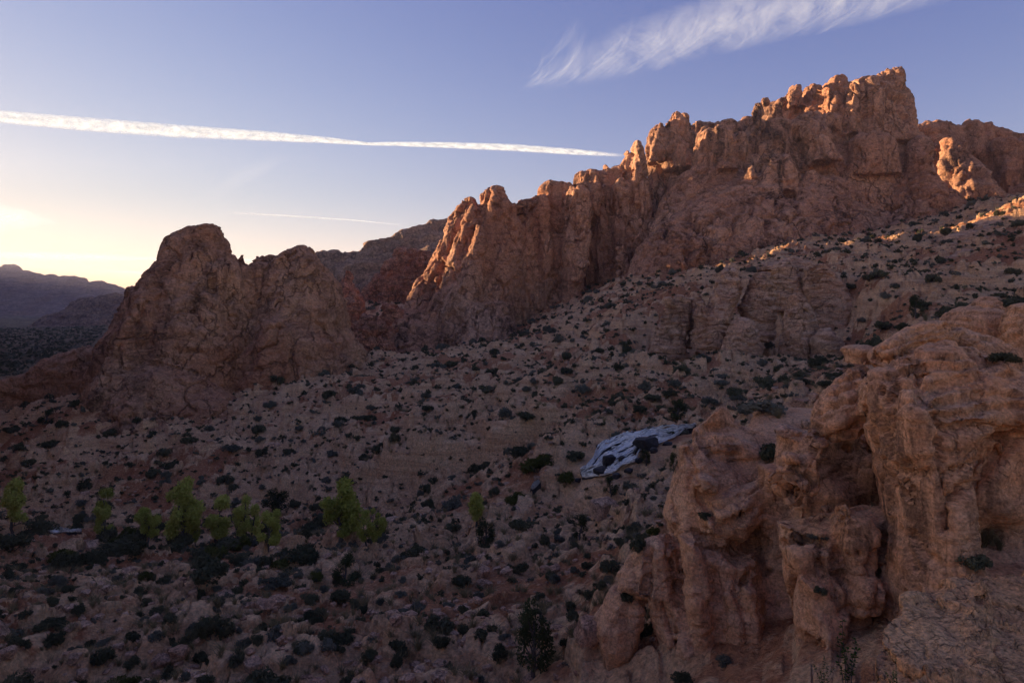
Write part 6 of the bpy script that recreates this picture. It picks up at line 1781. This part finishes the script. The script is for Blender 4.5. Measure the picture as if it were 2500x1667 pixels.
def vapour(bands, Y, thick, n, m, seed=0):
    """closed lens-shaped bands between two traced edges [(upper, lower)] high in the air"""
    VV, QQ, UU, n0 = [], [], [], 0
    for up, lw in bands:
        A, B = resample(up, n), resample(lw, n)
        for side in (-1, 1):
            t = np.linspace(0, 1, m)[None, :, None]
            G = A[:, None] * (1 - t) + B[:, None] * t
            tt = t[..., 0]
            w = np.hypot(A[:, 0] - B[:, 0], A[:, 1] - B[:, 1])[:, None] * Y / F
            dep = Y + side * thick * w * np.sqrt(np.clip(4 * tt * (1 - tt), 0, 1))
            X = (G[..., 0] - CX) / F * dep; Z = (HY - G[..., 1]) / F * dep
            V = np.stack([X, dep, Z], -1).reshape(-1, 3)
            i = (np.arange(n - 1)[:, None] * m + np.arange(m - 1)[None]).ravel()
            Q = np.stack([i, i + 1, i + m + 1, i + m], 1)
            uu = np.broadcast_to(np.linspace(0, 1, n)[:, None], (n, m)).ravel(); vv = np.broadcast_to(np.linspace(0, 1, m)[None], (n, m)).ravel()
            VV.append(V); QQ.append(Q + n0); UU.append(np.stack([uu + 0.0 * side, vv], 1)); n0 += len(V)
    return np.concatenate(VV), np.concatenate(QQ), np.concatenate(UU)


def vapour_object(name, bands, Y, thick, n, m, mat, label):
    V, Q, U = vapour(bands, Y, thick, n, m)
    base = Vector(V.mean(0)); base.z = V[:, 2].min()
    me = mesh_from(name, V - np.array(base), Q, [mat])
    l_ = me.uv_layers.new(name='span'); l_.data.foreach_set('uv', U[Q.ravel()].astype(np.float32).ravel())
    return tag(link(name, me, loc=base), label, 'cloud' if 'cloud' in name else 'contrail')


M['trail'] = vapour_material('broad_vapour_trail', (75.0, 2.6), 0.18, 0.60, 0.90, 0.7, 0.06)
M['thin_trail'] = vapour_material('thin_vapour_trail', (60.0, 1.0), 0.1, 0.3, 0.8, 0.6, 0.5)
M['wisp'] = vapour_material('cirrus_wisp', (2.2, 3.0), 0.25, 0.9, 0.11, 2.0, 0.5)
M['veil'] = vapour_material('cirrus_veil', (14.0, 1.4), 0.34, 0.85, 0.26, 1.2, 0.3)
M['streak'] = vapour_material('low_cloud_streak', (7.0, 1.5), 0.28, 0.80, 0.6, 1.2, 0.3)
vapour_object('contrail', [([(-260, 256), (0, 269), (213, 286), (425, 303), (638, 319), (797, 334), (903, 348), (957, 346), (1100, 347), (1250, 351), (1400, 363), (1530, 377)],
                            [(-260, 280), (0, 302), (213, 322), (425, 337), (638, 345), (797, 351), (903, 356), (957, 357), (1100, 363), (1250, 370), (1400, 379), (1530, 384)])], 6000, 0.35, 200, 9, M['trail'], 'broad white vapour trail slanting across the left half of the sky')
vapour_object('contrail', [([(541, 516), (700, 525), (860, 536), (1000, 550)], [(541, 521), (700, 529), (860, 539), (1000, 552)])], 6500, 0.3, 60, 4, M['thin_trail'], 'thin white vapour trail low above the gap')
# cirrus: a combed wisp, filaments sweeping up from one long lower edge
basep = [(1230, 205), (1319, 226), (1420, 205), (1505, 194), (1702, 146), (1888, 110), (2100, 60), (2340, 5), (2560, -60)]
bands = []
r_ = np.random.default_rng(12)
BP = resample(basep, 400)
for i in range(130):
    t = r_.random()
    p0 = BP[int(t * 399)]
    L_ = r_.uniform(60, 300) * (0.6 + 0.7 * t); a0 = R(r_.uniform(14, 36)); a1 = R(r_.uniform(40, 115)); p0 = p0 - [0, r_.random() ** 2 * 70]
    k = np.linspace(0, 1, 14)
    ang = a0 + (a1 - a0) * k ** 1.3
    step = L_ / 13
    xs = p0[0] + np.concatenate([[0], np.cumsum(np.cos(ang[:-1]) * step)]); ys = p0[1] - np.concatenate([[0], np.cumsum(np.sin(ang[:-1]) * step)])
    w = (r_.uniform(3, 13) if i % 4 else r_.uniform(25, 70)) * (0.3 + k) 
    up = list(zip(xs - w * np.sin(ang) * 0.5, ys - w * np.cos(ang) * 0.5)); lw = list(zip(xs + w * np.sin(ang) * 0.5, ys + w * np.cos(ang) * 0.5))
    bands.append((up, lw))
vapour_object('cirrus_cloud', bands, 7600, 0.08, 16, 5, M['wisp'], 'feathery combed cirrus cloud sweeping up at the top right')
vapour_object('cirrus_cloud', [([(1290, 190), (1500, 60), (1800, -40), (2200, -140), (2600, -240)], [(1310, 236), (1505, 200), (1702, 150), (2100, 64), (2560, -56)])], 7800, 0.05, 60, 10, M['veil'], 'thin milky cirrus veil behind the feathery cirrus at the top right')
vapour_object('cloud_streak', [([(-200, 600), (0, 612), (200, 616), (400, 628)], [(-200, 628), (0, 632), (200, 640), (400, 636)])], 9000, 0.2, 40, 6, M['streak'], 'pale streak cloud above the mesa at the left edge')
vapour_object('cloud_streak', [([(270, 628), (420, 627), (560, 630), (740, 634)], [(270, 636), (420, 637), (560, 640), (740, 640)])], 9000, 0.2, 30, 5, M['streak'], 'short thin streak cloud left of the butte top')
vapour_object('cloud_streak', [([(240, 656), (400, 664), (600, 676)], [(240, 664), (400, 674), (600, 681)])], 9000, 0.2, 30, 5, M['streak'], 'lowest thin streak cloud just above the mesa')
vapour_object('cloud_patch', [([(-260, 440), (-60, 480), (80, 512), (150, 540)], [(-260, 620), (-60, 590), (60, 560), (150, 548)])], 9000, 0.1, 40, 10, M['streak'], 'bright glowing cloud patch at the left edge beside the hidden sun')
vapour_object('cloud_patch', [([(480, 480), (560, 420), (640, 385), (700, 370)], [(540, 500), (610, 450), (680, 410), (720, 385)])], 9000, 0.1, 30, 8, M['wisp'], 'faint wispy cloud patch between the two vapour trails')

# ------------------------------------------------------------------ haze: the evening air
def box_mesh(name, lo, hi, mat):
    V = [(x, y, z) for x in (lo[0], hi[0]) for y in (lo[1], hi[1]) for z in (lo[2], hi[2])]
    Q = [(0, 1, 3, 2), (4, 6, 7, 5), (0, 4, 5, 1), (2, 3, 7, 6), (0, 2, 6, 4), (1, 5, 7, 3)]
    return mesh_from(name, V, Q, [mat], False)


hm, HN, HL, hout = nodes_of('evening_haze')
pv = HN.new('ShaderNodeVolumePrincipled')
pv.inputs['Color'].default_value = (0.74, 0.76, 1.0, 1)
pv.inputs['Density'].default_value = 0.00008
pv.inputs['Anisotropy'].default_value = 0.3
HL.new(pv.outputs['Volume'], hout.inputs['Volume'])
tag(link('haze', box_mesh('haze', (-5750, -60, GV[:, 2].min() - 30), (4950, 3260, 205), hm)), 'thin bluish evening haze', None, None, 'stuff')
print('done', round(time.time() - T0, 1))
